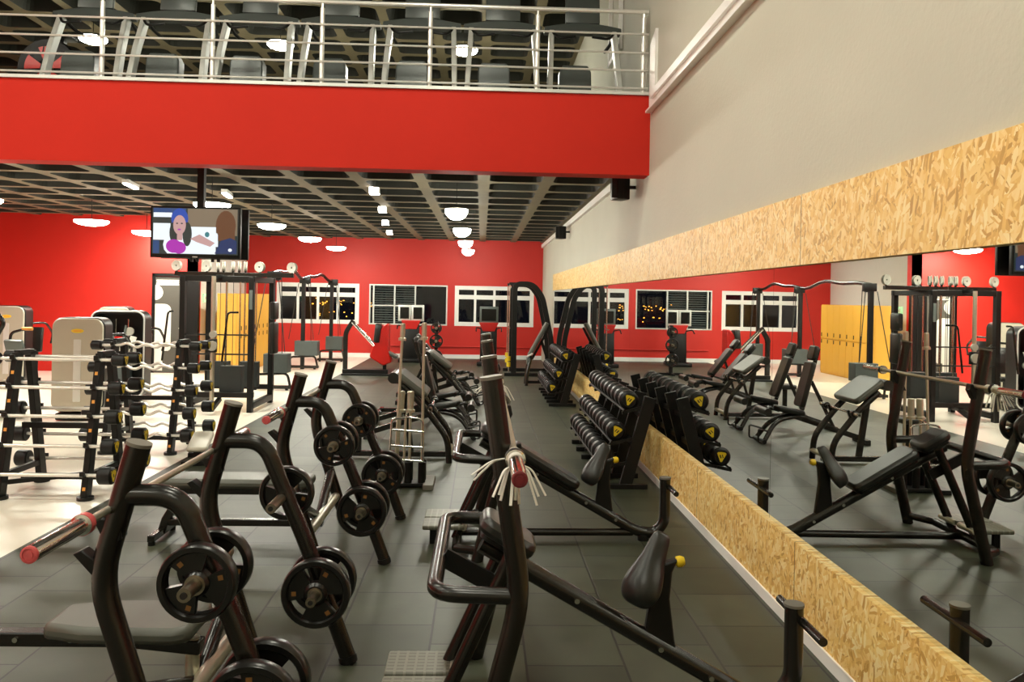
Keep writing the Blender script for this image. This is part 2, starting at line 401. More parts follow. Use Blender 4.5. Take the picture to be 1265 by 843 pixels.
# windows on the back wall
for i, (x0, x1) in enumerate(WIN):
    w = thing('window_%d' % (i + 1), ['white framed four pane window at left on the red back wall', 'window with a louvred left half in the middle of the red back wall', 'white framed four pane window at right on the red back wall'][i], 'window', ((x0 + x1) / 2, BACK, WZ0)); struct(w)
    wd, h = x1 - x0, WZ1 - WZ0; b = MB(); d = .07
    def fr(cx, cz, sx, sz, b=b, d=d): b.box((cx, .03, cz), (sx, d if sx > sz else d - .008, sz))
    if i != 1:
        t = .12
        fr(0, t / 2, wd, t); fr(0, h - t / 2, wd, t); fr(-wd / 2 + t / 2, h / 2, t, h); fr(wd / 2 - t / 2, h / 2, t, h)
        fr(0, h - .34, wd, .13)
        for k in (-1, 0, 1): fr(k * wd / 4 * .97, h / 2, .07, h)
        b.build('window_frame', 'trim', w, smooth=False)
    else:
        t = .04
        fr(0, t / 2, wd, t); fr(0, h - t / 2, wd, t); fr(-wd / 2 + t / 2, h / 2, t, h); fr(wd / 2 - t / 2, h / 2, t, h)
        for k in (-wd / 2 + .13, -wd / 2 + .76, -wd / 2 + 1.38): fr(k, h / 2, .045, h)
        fr(-wd / 2 + .72, h / 2 - .03, 1.3, .04)
        b.build('window_frame', 'lightgrey', w, smooth=False)
        b = MB()
        for k in range(16): b.box((-wd / 2 + .75, .06, .09 + k * .07), (1.22, .05, .006), RX(.5))
        b.build('louvre_slats', 'greyp', w, smooth=False)
    MB().box((0, .09, h / 2), (wd, .008, h)).build('glass_pane', 'glass', w, smooth=False)
# night outside: dark ground and distant street lights
o = struct(MB().box((-2, 85, -4), (240, 110, .1)).build('ground_outside', 'night', smooth=False))
b = MB()
for k in range(46):
    y = random.uniform(100, 120); x = -y * random.uniform(.135, .207)
    b.box((x, y, random.choice((.9, .7, 1.1, .8, -.6)) + random.uniform(-.3, .3)), (random.uniform(.07, .2), .2, random.uniform(.06, .12)))
o = b.build('street_lights', 'citylight', smooth=False); o['kind'] = 'stuff'; tag(o, 'orange city lights far outside the dark windows', 'lights')

# door with pictogram panel, left of the white return
d = thing('door_1', 'black framed door with white figure panel in the red wall', 'door', (-6.98, YL, 0)); struct(d)
MB().box((-.49, -.03, 1.13), (.07, .1, 2.26)).box((.49, -.03, 1.13), (.07, .1, 2.26)).box((0, -.03, 2.24), (1.05, .1, .07)).build('door_frame', 'satin', d, smooth=False)
MB().box((.19, -.012, 1.1), (.55, .03, 2.18)).build('door_leaf', 'satin', d, smooth=False)
dp = MB().box((-.17, -.03, 1.1), (.58, .03, 2.18)).build('door_panel', 'door', d, smooth=False)
fig = MB().prism(arc(.17, -90, 90, 14), (-.455, -.045, 1.83), (1, 0, 0), (0, 0, 1), (0, -1, 0), .006)
fig.prism([(0, -.1), (.18, -.1), (.18, .35)] + [(.32, .35)] + arc(.06, -90, 0, 4, .3, .42) + [(.36, 1.2)] + arc(.15, 0, 90, 6, .21, 1.27) + [(0, 1.42)], (-.455, -.045, .15), (1, 0, 0), (0, 0, 1), (0, -1, 0), .006)
fig.box((-.18, -.048, 2.06), (.5, .006, .12)); fig.build('pictogram', 'white_pl', dp, smooth=False)
def text(s, size, m, parent, loc, rot, name='lettering', ext=.002):
    cu = bpy.data.curves.new('t', 'FONT'); cu.body = s; cu.size = size; cu.extrude = ext; cu.align_x = 'CENTER'; cu.align_y = 'CENTER'
    o = bpy.data.objects.new('t', cu); COL.objects.link(o)
    me = bpy.data.meshes.new_from_object(o.evaluated_get(bpy.context.evaluated_depsgraph_get()))
    bpy.data.objects.remove(o); me.name = name; me.materials.clear(); me.materials.append(M[m])
    o = bpy.data.objects.new(name, me); COL.objects.link(o); o.parent = parent; o.location = loc; o.rotation_euler = rot
    return o
text('MASCULINO', .095, 'dark', dp, (-.18, -.054, 2.06), (PI / 2, 0, 0))
MB().cyl((.2, -.03, 1.02), (.2, -.075, 1.02), .014).cyl((.2, -.07, 1.02), (.09, -.07, 1.02), .01).build('door_handle', 'steel', d)

# lockers and exit sign
lk = thing('locker_bank', 'ochre locker bank with two rows of doors by the white wall', 'lockers', (-5.55, 20.1, 0))
MB().box((-.22, 0, .92), (.44, 3.0, 1.84)).build('cabinet', 'locker', lk, smooth=False)
for r in range(2):
    for k in range(8):
        dd = MB().box((.009, -1.5 + .1875 + k * .375, .48 + r * .9), (.016, .367, .88)).build('door', 'locker', lk, bev=.003)
        MB().box((.022, -1.5 + .1875 + k * .375 + .12, .86 + r * .18), (.012, .03, .1)).build('handle', 'dark', dd, smooth=False)
ex = thing('exit_sign', 'small green exit sign on the white wall by the lockers', 'sign', (-6.557, 19.4, 1.72), math.atan2(.55, 5.75))
MB().box((.02, 0, 0), (.03, .3, .2)).build('sign_plate', 'green', ex, smooth=False)
MB().box((.037, .04, 0), (.004, .1, .06)).box((.037, -.06, 0), (.004, .06, .12)).build('pictogram', 'white_pl', ex, smooth=False)

# ================================================================== LAMPS, TELEVISION, SPEAKERS
def hang_lamp(x, y, z, top, label, group, m='lamp', r=.22, dp=.4):
    t = thing('ceiling_lamp', label, 'lamp', (x, y, z), 0, group)
    MB().lathe([(r * math.sin(PI * k / 14), -r * dp * math.cos(PI * k / 14)) for k in range(8)] + [(r * .97, .006), (0, .006)], (0, 0, 0), (0, 0, 1)).build('diffuser', m, t)
    MB().lathe([(0, .007), (r * 1.01, .007), (r * .95, .022), (r * .3, .04), (0, .042)], (0, 0, 0), (0, 0, 1), 24).build('housing', 'lightgrey', t)
    MB().cyl((0, 0, .03), (0, 0, top - z), .006, 6).build('rod', 'satin', t)
    return t
for ri, (x, rn) in enumerate(((-7.35, 'left row'), (-4.0, 'middle row'), (-.4, 'right row'))):
    for k, y in enumerate((12.1, 15.5, 18.9 if ri else 18.0, 22.3)):
        if ri == 0 and k == 3: continue
        hang_lamp(x, y, 3.15, 3.8, 'round white ceiling lamp under the mezzanine, %s from the front in the %s' % (ordw(k), rn), 'round lamps under the mezzanine', r=(.3, .26, .17)[ri], dp=(.3, .35, .9)[ri])  # lens smear and glare are shaped into each row's diffuser size
for ri, (x, rn) in enumerate(((-7.1, 'left'), (-3.75, 'middle'), (-.4, 'right'))):
    hang_lamp(x, 14.9, 6.4, TOPC + .2, 'round white lamp over the mezzanine treadmills, %s one' % rn, 'round lamps above the mezzanine', 'lamp', .24)
for k, (x, y) in enumerate([(x, y) for y in (-2, 2.2, 6.2) for x in (-8., -4.2, -.6)]):
    hang_lamp(x, y, 6.45, TOPC + .2, 'round white lamp high over the main hall, %s of nine' % ordw(k), 'round lamps above the main hall', 'hall', .34)
for k, (x, y, z) in enumerate(((-1.72, 12.84, 3.5), (-1.93, 15.6, 3.5), (-2.2, 18.36, 3.5), (-2.42, 21.12, 3.5))):
    t = thing('ceiling_square_lamp', 'small square white lamp on the waffle ceiling, %s from the front' % ordw(k), 'lamp', (x, y, z), 0, 'square lamps on the lower ceiling')
    MB().box((0, 0, .01), (.15, .15, .1)).build('housing', 'trim', t, smooth=False)
    MB().box((0, 0, -.044), (.14, .14, .012)).box((0, -.078, .01), (.14, .008, .09)).build('diffuser', 'panel', t, smooth=False)
for k, (px, py) in enumerate(((-5.5, 12.84), (-4.3, 13.76))):
    t = thing('ceiling_strip_lamp', 'slim white strip lamp on the waffle ceiling %s the television' % ('left of', 'behind')[k], 'lamp', (px, py, 3.494), .15, 'strip lamps on the lower ceiling')
    MB().box((0, 0, .03), (.1, .62, .06)).build('housing', 'trim', t, smooth=False)
    MB().box((0, 0, -.008), (.08, .6, .016)).build('diffuser', 'panel', t, smooth=False)

tv = thing('hanging_television', 'wall of colour on a television hung from a black ceiling pole', 'television', (-3.43, 9.8, 2.565))
tv['label'] = 'flat television showing a woman, hung from a black ceiling pole'
MB().box((0, .03, 0), (1.06, .06, .615), bev=.006).build('housing', 'satin', tv)
sc_ = MB().box((0, -.003, .012), (1.01, .008, .55)).build('screen', 'tv_dark', tv, smooth=False)
def tvs(m, polys):
    for p in polys:
        q = [(max(-.545, min(.545, a)) * .91, max(-.298, min(.298, c)) * .905) for a, c in p]
        MB().prism(q, (0, -.0075 - .0006 * tvs.k, .012), (1, 0, 0), (0, 0, 1), (0, -1, 0), .0006).build('picture_area', m, sc_, smooth=False); tvs.k += 1
tvs.k = 0
R_ = lambda x0, z0, x1, z1: [(x0, z0), (x1, z0), (x1, z1), (x0, z1)]
def blob(cx, cz, rx, rz, n=18): return [(cx + rx * math.cos(2 * PI * k / n), cz + rz * math.sin(2 * PI * k / n)) for k in range(n)]
tvs('tv_sand', [R_(-.1, -.05, .55, .3)])
tvs('tv_white', [R_(-.54, .18, -.3, .29), R_(-.54, -.12, -.32, .1), R_(-.1, -.3, .27, .06)])
tvs('tv_blue', [R_(-.54, -.3, -.46, -.13), R_(-.54, .24, -.12, .3)])
tvs('tv_white', [blob(-.17, -.18, .24, .2), R_(-.02, -.2, .3, -.02)])
tvs('tv_hair', [blob(-.2, .16, .11, .14)])
tvs('tv_dark', [blob(-.27, -.02, .06, .14), blob(-.1, -.04, .06, .16)])
tvs('tv_skin', [blob(-.2, .08, .082, .13), R_(-.23, -.12, -.16, .0), [(-.06, -.1), (.06, -.04), (.26, -.15), (.2, -.2), (.02, -.14)]])
tvs('tv_dark', [blob(-.232, .1, .014, .009), blob(-.17, .1, .014, .009)])
tvs('tv_pink', [blob(-.202, .02, .022, .011), blob(-.27, -.2, .1, .09), blob(-.2, -.22, .09, .08)])
tvs('tv_teal', [blob(.16, -.04, .03, .035)])
tvs('tv_brown', [blob(.4, .08, .13, .2), R_(.3, -.12, .52, .05)])
tvs('tv_navy', [[(.26, -.29), (.55, -.29), (.55, -.12), (.46, -.08), (.34, -.12)]])
tvs('tv_white', [blob(.46, -.24, .025, .022)])
MB().box((-.0, -.002, -.293), (.06, .004, .012)).build('maker_mark', 'lightgrey', tv, smooth=False)
for x in (-.05, .02, .2, .27): MB().box((x, .03, -.325), (.03, .03, .05)).build('bracket_clip', 'satin', tv, smooth=False)
p = thing('ceiling_pole', 'black square pole holding the television under the ceiling', 'pole', (-3.42, 9.96, 2.46))
MB().box((0, 0, .55), (.08, .08, 1.1)).build('pole', 'satin', p, smooth=False)
MB().box((0, 0, 1.09), (.24, .24, .02)).build('ceiling_plate', 'satin', p, smooth=False)
MB().box((0, 0, .1), (.4, .22, .2)).build('mount_arms', 'satin', p, smooth=False)
t2 = thing('hanging_television', 'dark box hung behind the television, standing in for its deep right side', 'television', (-3.41, 10.085, 2.565))  # stand-in for the side bezel of the television in front
MB().box((0, 0.0, 0), (1.06, .05, .615), bev=.006).build('housing', 'satin', t2)
MB().box((0, .028, .012), (1.01, .008, .55)).build('screen', 'screen', t2, smooth=False)

for k, (y, z) in enumerate(((9.75, 3.2), (17.1, 3.26))):
    sp = thing('wall_speaker', 'small black speaker high on the right wall, %s' % ('just under the red fascia', 'farther back near the corner')[k], 'speaker', (W, y, z), 0, 'wall speakers')
    MB().box((-.19, 0, 0), (.17, .2, .27), RZ(.35), bev=.015).build('cabinet', 'satin', sp)
    MB().box((-.05, 0, .02), (.12, .04, .04)).build('bracket', 'satin', sp, smooth=False)
    MB().box((-.19, 0, 0), (.15, .006, .24)).build('grille', 'rubberblk', sp, smooth=False).location = (-.04, -.096, 0)

# ================================================================== MEZZANINE: RAILING, TREADMILLS
rl = thing('railing', 'stainless steel railing with thin horizontal bars along the mezzanine edge', 'railing', (-4.8, FY + .1, FZ1 + .017))
PX = [1.77 - 1.198 * k for k in range(11)]
for x in PX:
    b = MB().cyl((x + 4.8, 0, 0), (x + 4.8, 0, .86), .026, 12).cyl((x + 4.8, 0, .0), (x + 4.8, 0, .015), .05, 14)
    b.build('post', 'railsteel', rl)
    MB().cyl((x + 4.8, 0, .84), (x + 4.8, 0, .93), .014, 8).build('stem', 'railsteel', rl)
for z in (.06, .26, .46, .67): MB().cyl((LEFT + 4.85, -.035, z), (W + 4.78, -.035, z), .012, 8).build('rail', 'railsteel', rl)
MB().cyl((LEFT + 4.85, 0, .93), (W + 4.78, 0, .93), .025, 12).build('handrail', 'railsteel', rl)

def make_treadmill(label):
    t = thing('treadmill', label, 'treadmill', (0, 0, 4.12), 0, 'treadmills on the mezzanine')
    MB().box((0, 1.05, .1), (.62, 1.8, .12), bev=.02).build('deck', 'satin', t)
    MB().box((0, 1.1, .165), (.5, 1.7, .012)).build('belt', 'rubberblk', t, smooth=False)
    MB().prism([(-.2, 0), (.2, 0), (.19, .42), (.15, .5), (-.15, .5), (-.19, .42)], (-.1, .12, .04), (1, 0, 0), (0, .1, 1), (0, 1, 0), .2).build('motor_hood', 'darkp', t, bev=.015)
    for s in (-1, 1):
        MB().bar([(s * .42, -.02, .0), (s * .4, .16, .55), (s * .38, .36, 1.0)], .06, .12, up=(0, 1, 0)).build('upright', 'lightgrey', t, bev=.008)
        MB().tube(fil([(s * .38, .36, 1.0), (s * .38, .6, .93), (s * .34, .8, .9)], .08), .022, 8).build('side_handle', 'satin', t)
        MB().tube(fil([(s * .38, .3, .97), (s * .3, .2, .87), (s * .1, .22, .9)], .06), .016, 8).build('console_bracket', 'satin', t)
    b = MB(); prof = []
    for k in range(13):
        x = -.47 + .94 * k / 12; prof.append((x, .06 * math.cos(x / .47 * PI / 2) + .0))
    poly = prof + [(x, z - .05 - .06 * math.cos(x / .47 * PI / 2)) for x, z in prof[::-1]]
    b.prism(poly, (0, .3, 1.04), (1, 0, 0), (0, .2, 1), (0, 1, -.1), .16).build('console', 'darkp', t, bev=.01)
    sc = MB().box((.0, .4, 1.3), (.42, .05, .4), RX(-.15), bev=.012).build('display', 'darkp', t)
    MB().box((0, 0, 0), (.36, .01, .32), RX(-.15)).build('display_glass', 'screen', sc, smooth=False).location = (0, .428, 1.3)
    MB().box((-.44, .02, .3), (.004, .02, .16), RX(-.3)).box((-.44, .06, .5), (.004, .02, .1), RX(-.3)).build('side_lettering', 'dark', t, smooth=False)
    return t
pos = ['rightmost, beside the right wall', 'second from the right', 'third from the right', 'fourth from the right', 'fifth from the right', 'sixth from the right', 'seventh from the right']
tm = None
for k in range(7):
    x = 1.17 - .975 * k; lb = 'grey treadmill behind the mezzanine railing, ' + pos[k]
    if tm is None: tm = make_treadmill(lb); tm.location = (x, 9.5, 4.12)
    else: dup(tm, (x, 9.5, 4.12), 0, lb, 'treadmills on the mezzanine')
# red and black flywheel of an exercise bike near the left edge of the mezzanine
bk = thing('exercise_bike', 'black exercise bike with red flywheel behind the mezzanine railing', 'exercise bike', (-5.45, 10.3, 4.12))
MB().box((0, 0, .04), (.5, .1, .06)).box((0, 1.0, .04), (.5, .1, .06)).box((0, .5, .07), (.08, 1.0, .06)).build('base', 'satin', bk, smooth=False)
MB().lathe([(.12, -.03), (.36, -.03), (.38, 0), (.36, .03), (.12, .03)], (0, .0, .48), (0, 1, 0)).build('flywheel_guard', 'satin', bk)
b = MB()
for k in range(5): b.prism(arc(.27, k * 72, k * 72 + 40, 6) + arc(.07, k * 72 + 40, k * 72, 3), (0, -.035, .48), (1, 0, 0), (0, 0, 1), (0, -1, 0), .012)
b.build('red_sectors', 'redpl', bk, smooth=False)
MB().bar([(0, .1, .1), (0, .35, .95)], .06, .08, up=(0, 1, 0)).build('seat_post', 'satin', bk, smooth=False)
MB().box((0, .4, 1.0), (.2, .28, .07), bev=.03).build('saddle', 'vinyl', bk)

# ================================================================== OLYMPIC BENCHES (left row)
def frame_tube(name, pts, parent, r=.043, m='black'):
    return MB().tube(pts, r, 16).build(name, m, parent)
def make_flat_bench(label, decline):
    t = thing('bench_press_station', label, 'weight bench', (-1.2, 0, 0), 0, 'bench press stations in the left row')
    for s in (-1, 1):
        y = .56 * s
        u = frame_tube('upright', fil([(.1, y, .0), (-.04, y, .42), (-.165, y, .8), (-.035, y, 1.29)], .12), t, .044)
        MB().cyl((-.035, y, 1.29), (-.032, y, 1.302), .046, 18).build('end_cap', 'cap', u)
        frame_tube('storage_leg', fil([(-.075, y, 1.11), (.12, y, 1.11), (.35, y, .58), (.57, y, .0)], .17, 8), t, .04)
        MB().cyl((.565, y, .0), (.556, y, .035), .046, 18).build('foot_cap', 'rubberblk', t)
        for (hx_, hz) in ((.19, .83), (.385, .385)):
            for q in (-1, 1):
                h = MB().cyl((hx_ + .03, y + q * .04, hz), (hx_ + .03, y + q * .235, hz), .0245, 16).build('plate_horn', 'knurl', t)
                MB().lathe([(.012, 0), (.012, .006), (0, .006)], (hx_ + .03, y + q * .235, hz), (0, q, 0), 12).build('horn_end', 'dark', h)
        # bar hook and lower safety hook
        MB().prism([(.0, -.12), (.05, -.09), (.05, .03), (.035, -.01), (.02, -.017), (-.02, -.017), (-.045, .012), (-.06, .0)], (-.13, y - .03, 1.045), (1, 0, 0), (0, 0, 1), (0, 1, 0), .06).build('bar_hook', 'satin', t, bev=.004)
        MB().prism([(.09, -.1), (.06, .0), (-.0, .045), (-.03, .03)], (-.22, y - .03, .87), (1, 0, 0), (0, 0, 1), (0, 1, 0), .06).build('safety_hook', 'satin', t, bev=.004)
    MB().tube([(.03, -.56, .19), (.03, .56, .19)], .035, 14).build('crossbar', 'steel', t)
    MB().tube([(-.02, -.54, .38), (.0, 0, .16), (-.02, .54, .38)], .035, 14).build('brace', 'black', t)
    if decline:
        pad = MB().prism([(-.6, -.12), (-.42, -.17), (-.05, -.18), (.02, -.15), (.02, .15), (-.05, .18), (-.42, .17), (-.6, .12)], (0, 0, .39), (1, 0, 0), (0, 1, 0), (0, 0, 1), .07).build('bench_pad', 'vinylgrey', t, bev=.025)
        MB().bar([(-1.6, 0, .36), (-.3, 0, .355), (.02, 0, .32)], .07, .06).build('pad_beam', 'black', t, bev=.006)
        MB().bar([(.03, 0, .03), (-1.5, 0, .05)], .08, .06).build('base_beam', 'black', t, bev=.006)
        MB().tube([(-.02, 0, .36), (-.02, 0, .06)], .03, 12).build('pad_post', 'steel', t)
        MB().bar([(-1.5, 0, .36), (-1.5, 0, .0)], .07, .06, up=(1, 0, 0)).build('front_leg', 'black', t, bev=.006)
        MB().bar([(-1.5, -.3, .03), (-1.5, .3, .03)], .07, .06).build('front_foot', 'black', t, bev=.006)
        MB().cyl((-1.52, -.25, .55), (-1.52, .25, .55), .07, 18).build('leg_roller', 'vinyl', t)
        MB().bar([(-1.5, 0, .36), (-1.52, 0, .55)], .05, .05, up=(1, 0, 0)).build('roller_post', 'black', t)
        b = MB()
        for x in (-.75, -.52): b.cyl((x, -.034, .36), (x, -.046, .36), .011, 10)
        b.build('bolts', 'chrome', t)
    else:
        MB().prism([(-1.16, -.12), (-1.08, -.15), (-.12, -.15), (-.05, -.12), (-.05, .12), (-.12, .15), (-1.08, .15), (-1.16, .12)], (0, 0, .4), (1, 0, 0), (0, 1, 0), (0, 0, 1), .07).build('bench_pad', 'vinylgrey', t, bev=.025)
        MB().bar([(-1.05, 0, .37), (-.08, 0, .37)], .12, .06).build('pad_beam', 'black', t, bev=.006)
        MB().bar([(.03, 0, .12), (-1.12, 0, .12)], .06, .05).build('base_beam', 'black', t, bev=.006)
        MB().tube([(-.12, 0, .36), (-.12, 0, .12)], .03, 12).build('pad_post', 'steel', t)
        MB().bar([(-1.0, 0, .37), (-1.14, 0, .14), (-1.17, 0, .04)], .06, .06, up=(1, 0, 0)).build('front_leg', 'black', t, bev=.006)
        MB().bar([(-1.17, -.22, .05), (-1.17, .22, .05)], .05, .05).build('front_foot', 'black', t, bev=.006)
        b = MB()
        for s in (-1, 1): b.cyl((-1.17, s * .2, 0), (-1.17, s * .2, .03), .025, 12)
        b.build('rubber_feet', 'rubberblk', t)
    return t
BA, BB = 3.55, 6.19
b1 = make_flat_bench('nearest black bench press station with a short pad, at bottom left', True); b1.location = (-1.2, BA, 0)
b2 = make_flat_bench('second bench press station behind the nearest, with a long flat grey pad', False); b2.location = (-1.2, BB, 0)

def make_bar(label, cap='pinkcap', collar='pinkcap', L=2.2, sl=.34, group=None):
    t = thing('barbell', label, 'barbell', (0, 0, 0), 0, group)
    h = L / 2
    MB().cyl((0, -h + sl, 0), (0, h - sl, 0), .0145, 14).build('shaft', 'steel', t)
    for s in (-1, 1):
        e = MB().lathe([(0, 0), (.036, 0), (.036, .03), (.026, .034), (.026, sl - .01), (.024, sl), (0, sl)], (0, s * (h - sl), 0), (0, s, 0), 20).build('sleeve', 'chrome', t)
        MB().lathe([(.0262, -.006), (.0262, .002), (.02, .004), (.02, .001), (.012, .001), (.012, .004), (0, .004)], (0, s * h, 0), (0, s, 0), 20).build('end_cap', cap, e)
        MB().lathe([(.0375, .0), (.0375, .028), (.03, .028), (.03, .0)], (0, s * (h - sl), 0), (0, s, 0), 20).build('collar_ring', collar, e)
    return t
br1 = make_bar('chrome barbell with rose end caps resting on the nearest bench press station', group='barbells on the benches'); br1.location = (-1.325, BA, 1.062)
dup(br1, (-1.325, BB, 1.062), 0, 'chrome barbell with rose end caps on the second bench press station')
br2 = make_bar('steel barbell on the nearest incline bench, white ties hanging from its end', 'wine', 'rubberblk', group='barbells on the benches'); br2.location = (.13, 3.63, 1.283)
dup(br2, (.125, 6.22, 1.283), 0, 'steel barbell on the farther incline bench, seen best in the mirror')

# weight plates with three grip openings
def make_plate(label, R):
    t = thing('weight_plate', label, 'weight plate', (0, 0, 0), 0, 'weight plates stored on the benches')
    b = MB(); T = .032
    b.lathe([(R * .8, -T * .7), (R * .84, -T), (R * .96, -T), (R, -T * .7), (R, T * .7), (R * .96, T), (R * .84, T), (R * .8, T * .7), (R * .8, -T * .7)], (0, 0, 0), (0, 1, 0), 40)
    b.lathe([(.026, -T), (R * .26, -T), (R * .34, -T * .6), (R * .34, T * .6), (R * .26, T), (.026, T), (.026, -T)], (0, 0, 0), (0, 1, 0), 28)
    for k in range(3):
        a = 90 + 120 * k
        b.prism(arc(R * .82, a - 38, a + 38, 8) + arc(R * .32, a + 42, a - 42, 6), (0, T * .45, 0), (1, 0, 0), (0, 0, 1), (0, -1, 0), T * .9)
    b.build('plate_disc', 'plate', t)
    MB().lathe([(.0262, -T - .002), (.036, -T - .002), (.036, T + .002), (.0262, T + .002), (.0262, -T - .002)], (0, 0, 0), (0, 1, 0), 24).build('hub_ring', 'knurl', t)
    for k in range(3):
        a = math.radians(90 + 120 * k + 24); c = (R * .66 * math.cos(a), -T * .455, R * .62 * math.sin(a))
        MB().box(c, (R * .13, .002, R * .13), RY(-a)).build('corner_mark', 'orange', t, smooth=False)
    return t
pl_s, pl_b = None, None
nm = {('L1', 0): 'the near frame of the nearest bench', ('L2', 0): 'the far frame of the nearest bench', ('L3', 0): 'the near frame of the second bench', ('L4', 0): 'the far frame of the second bench'}
for fi, (fy, fn) in enumerate(((BA - .56, 'the near frame of the nearest bench'), (BA + .56, 'the far frame of the nearest bench'), (BB - .56, 'the near frame of the second bench'), (BB + .56, 'the far frame of the second bench'))):
    for lo in (0, 1):
        for q in (-1, 1):
            if fi == 1 and lo == 0 and q == -1: continue     # this horn is empty
            R = (.168 if lo else .137) if fi != 1 or lo else .15
            x = -1.2 + (.415 if lo else .22); z = (.385 if lo else .83)
            hole = .026 - .0245
            loc = (x, fy + q * (.088 if q > 0 else .1), z - hole)
            lb = 'black plate on %s horn, %s side of %s' % ('lower' if lo else 'upper', 'near' if q < 0 else 'far', fn)
            if lo:
                if pl_b is None: pl_b = make_plate(lb, R); o = pl_b; o.location = loc
                else: o = dup(pl_b, loc, 0, lb)
            else:
                if pl_s is None: pl_s = make_plate(lb, R); o = pl_s; o.location = loc
                else: o = dup(pl_s, loc, 0, lb)
            o.rotation_euler = (0, random.uniform(0, 2), 0)

# ================================================================== INCLINE BENCHES (centre row)
def make_incline(label, sx, sz, yaw, pads):
    t = thing('incline_bench_press', label, 'weight bench', (0, 0, 0), 0, 'incline bench press stations')
    H_ = .54
    for s in (-1, 1):
        y = H_ * s
        u = frame_tube('upright', fil([(.0, y, .0), (.077, y, .326), (.172, y, .702), (.043, y, 1.54)], .13), t, .0415)
        MB().cyl((.043, y, 1.54), (.041, y, 1.552), .0435, 18).build('end_cap', 'cap', u)
        MB().prism([(-.05, -.12), (.0, .0), (.03, .018), (.045, .055), (.06, .055), (.07, .01), (.04, -.05)], (.1, y - .03, 1.245), (1, 0, 0), (0, 0, 1), (0, 1, 0), .06).build('bar_hook', 'satin', t, bev=.004)
    MB().tube(fil([(.165, -H_, .71), (-.162, -H_, .72), (-.162, H_, .72), (.165, H_, .71)], .1), .032, 14).build('spotter_rail', 'black', t)
    MB().bar([(-.145, -.1, .72), (.18, -.1, .545)], .02, .08).build('gusset', 'satin', t)
    MB().tube([(-.15, -.4, .05), (-.15, .4, .05)], .033, 12).build('rear_crossbar', 'black', t)
    for s in (-1, 1):
        MB().tube([(.155, s * .155, .76), (-.165, s * .16, .05)], .032, 14).build('rear_leg', 'black', t)
        MB().tube([(-.15, s * .4, .05), (.02, s * H_, .07)], .03, 12).build('side_brace', 'black', t)
    sl = math.atan2(-.595, 1.0)
    dirv = Vector((math.cos(sl), 0, math.sin(sl))); nv = Vector((-math.sin(sl), 0, math.cos(sl)))
    c0 = Vector((.0, 0, .835))
    for q, (a0, a1, wd, nm_) in enumerate(pads):
        MB().prism(rrect(a1 - a0, wd, .06), c0 + dirv * (a0 + a1) / 2, dirv, (0, 1, 0), nv, .075).build(nm_, 'vinyl', t, bev=.025)
        MB().prism(rrect(a1 - a0 - .06, wd - .07, .03), c0 + dirv * (a0 + a1) / 2 - nv * .022, dirv, (0, 1, 0), nv, .02).build('pad_board', 'satin', t)
    a = c0 - nv * .062 + dirv * .06
    MB().tube(fil([a, (1.225, 0, .07), (1.37, 0, .05), (1.447, 0, .14), (1.447, 0, .475)], .12, 6), .042, 16).build('main_beam', 'black', t)
    MB().cyl((1.28, 0, .0), (1.28, 0, .045), .045, 16).build('rubber_foot', 'rubberblk', t)
    MB().cyl((1.447, 0, .475), (1.447, 0, .487), .045, 18).build('post_cap', 'cap', t)
    MB().cyl((1.475, -.25, .415), (1.475, .25, .415), .02, 14).build('foot_handle', 'black', t)
    MB().tube([(-.14, 0, .05), (1.2, 0, .06)], .029, 12).build('long_tube', 'black', t)
    for x in (.45, .83, 1.06):
        z = a.z + (x - a.x) * (.07 - a.z) / (1.225 - a.x); MB().cyl((x, -.04, z), (x, -.05, z), .012, 10).build('bolt', 'chrome', t)
    # saddle on a stem
    zb = a.z + (sx + .06 - a.x) * (.07 - a.z) / (1.225 - a.x)
    MB().prism([(.03, .03), (.01, -.03), (.005, -.12), (-.015, zb - sz + .06), (-.03, zb - sz + .02), (.14, zb - sz - .07), (.12, zb - sz + .03), (.095, -.12), (.105, 0), (.13, .06)], (sx + .01, -.025, sz), (1, 0, 0), (0, 0, 1), (0, 1, 0), .05).build('seat_post', 'satin', t, bev=.01)
    rz = Matrix.Rotation(yaw, 3, 'Z'); el = math.radians(60)
    ax = rz @ Vector((math.cos(el), 0, math.sin(el))); nn = rz @ Vector((-math.sin(el), 0, math.cos(el))); yy = rz @ Vector((0, 1, 0))
    b = bmesh.new(); rings = []
    prof = [(-.16, .03, .02), (-.15, .07, .05), (-.115, .102, .07), (-.06, .108, .076), (0, .086, .066), (.05, .062, .056), (.1, .05, .05), (.145, .043, .044), (.175, .036, .034), (.188, .018, .016)]
    for s_, w, h in prof:
        rg = []
        for k in range(16):
            an = 2 * PI * k / 16; cx, sn = math.cos(an), math.sin(an)
            hh = h * (1. if sn > 0 else .7) * sn
            rg.append(b.verts.new(Vector((sx, 0, sz)) + ax * s_ + yy * (w * cx) + nn * (hh - .03 * (abs(cx) ** 3) + .25 * s_ * s_)))
        rings.append(rg)
    for A, B in zip(rings, rings[1:]):
        for k in range(16): b.faces.new((A[k], A[(k + 1) % 16], B[(k + 1) % 16], B[k]))
    b.faces.new(rings[0][::-1]); b.faces.new(rings[-1])
    mb = MB(); mb.b.free(); mb.b = b
    o = mb.build('seat', 'vinyl', t); sd = o.modifiers.new('sub', 'SUBSURF'); sd.levels = 1; sd.render_levels = 2
    MB().lathe([(0, -.01), (.014, -.01), (.014, .004), (.024, .008), (.026, .028), (.018, .044), (0, .048)], (sx + .128, 0, sz + .04), (1, 0, .15), 14).build('adjust_knob', 'yellow', t)
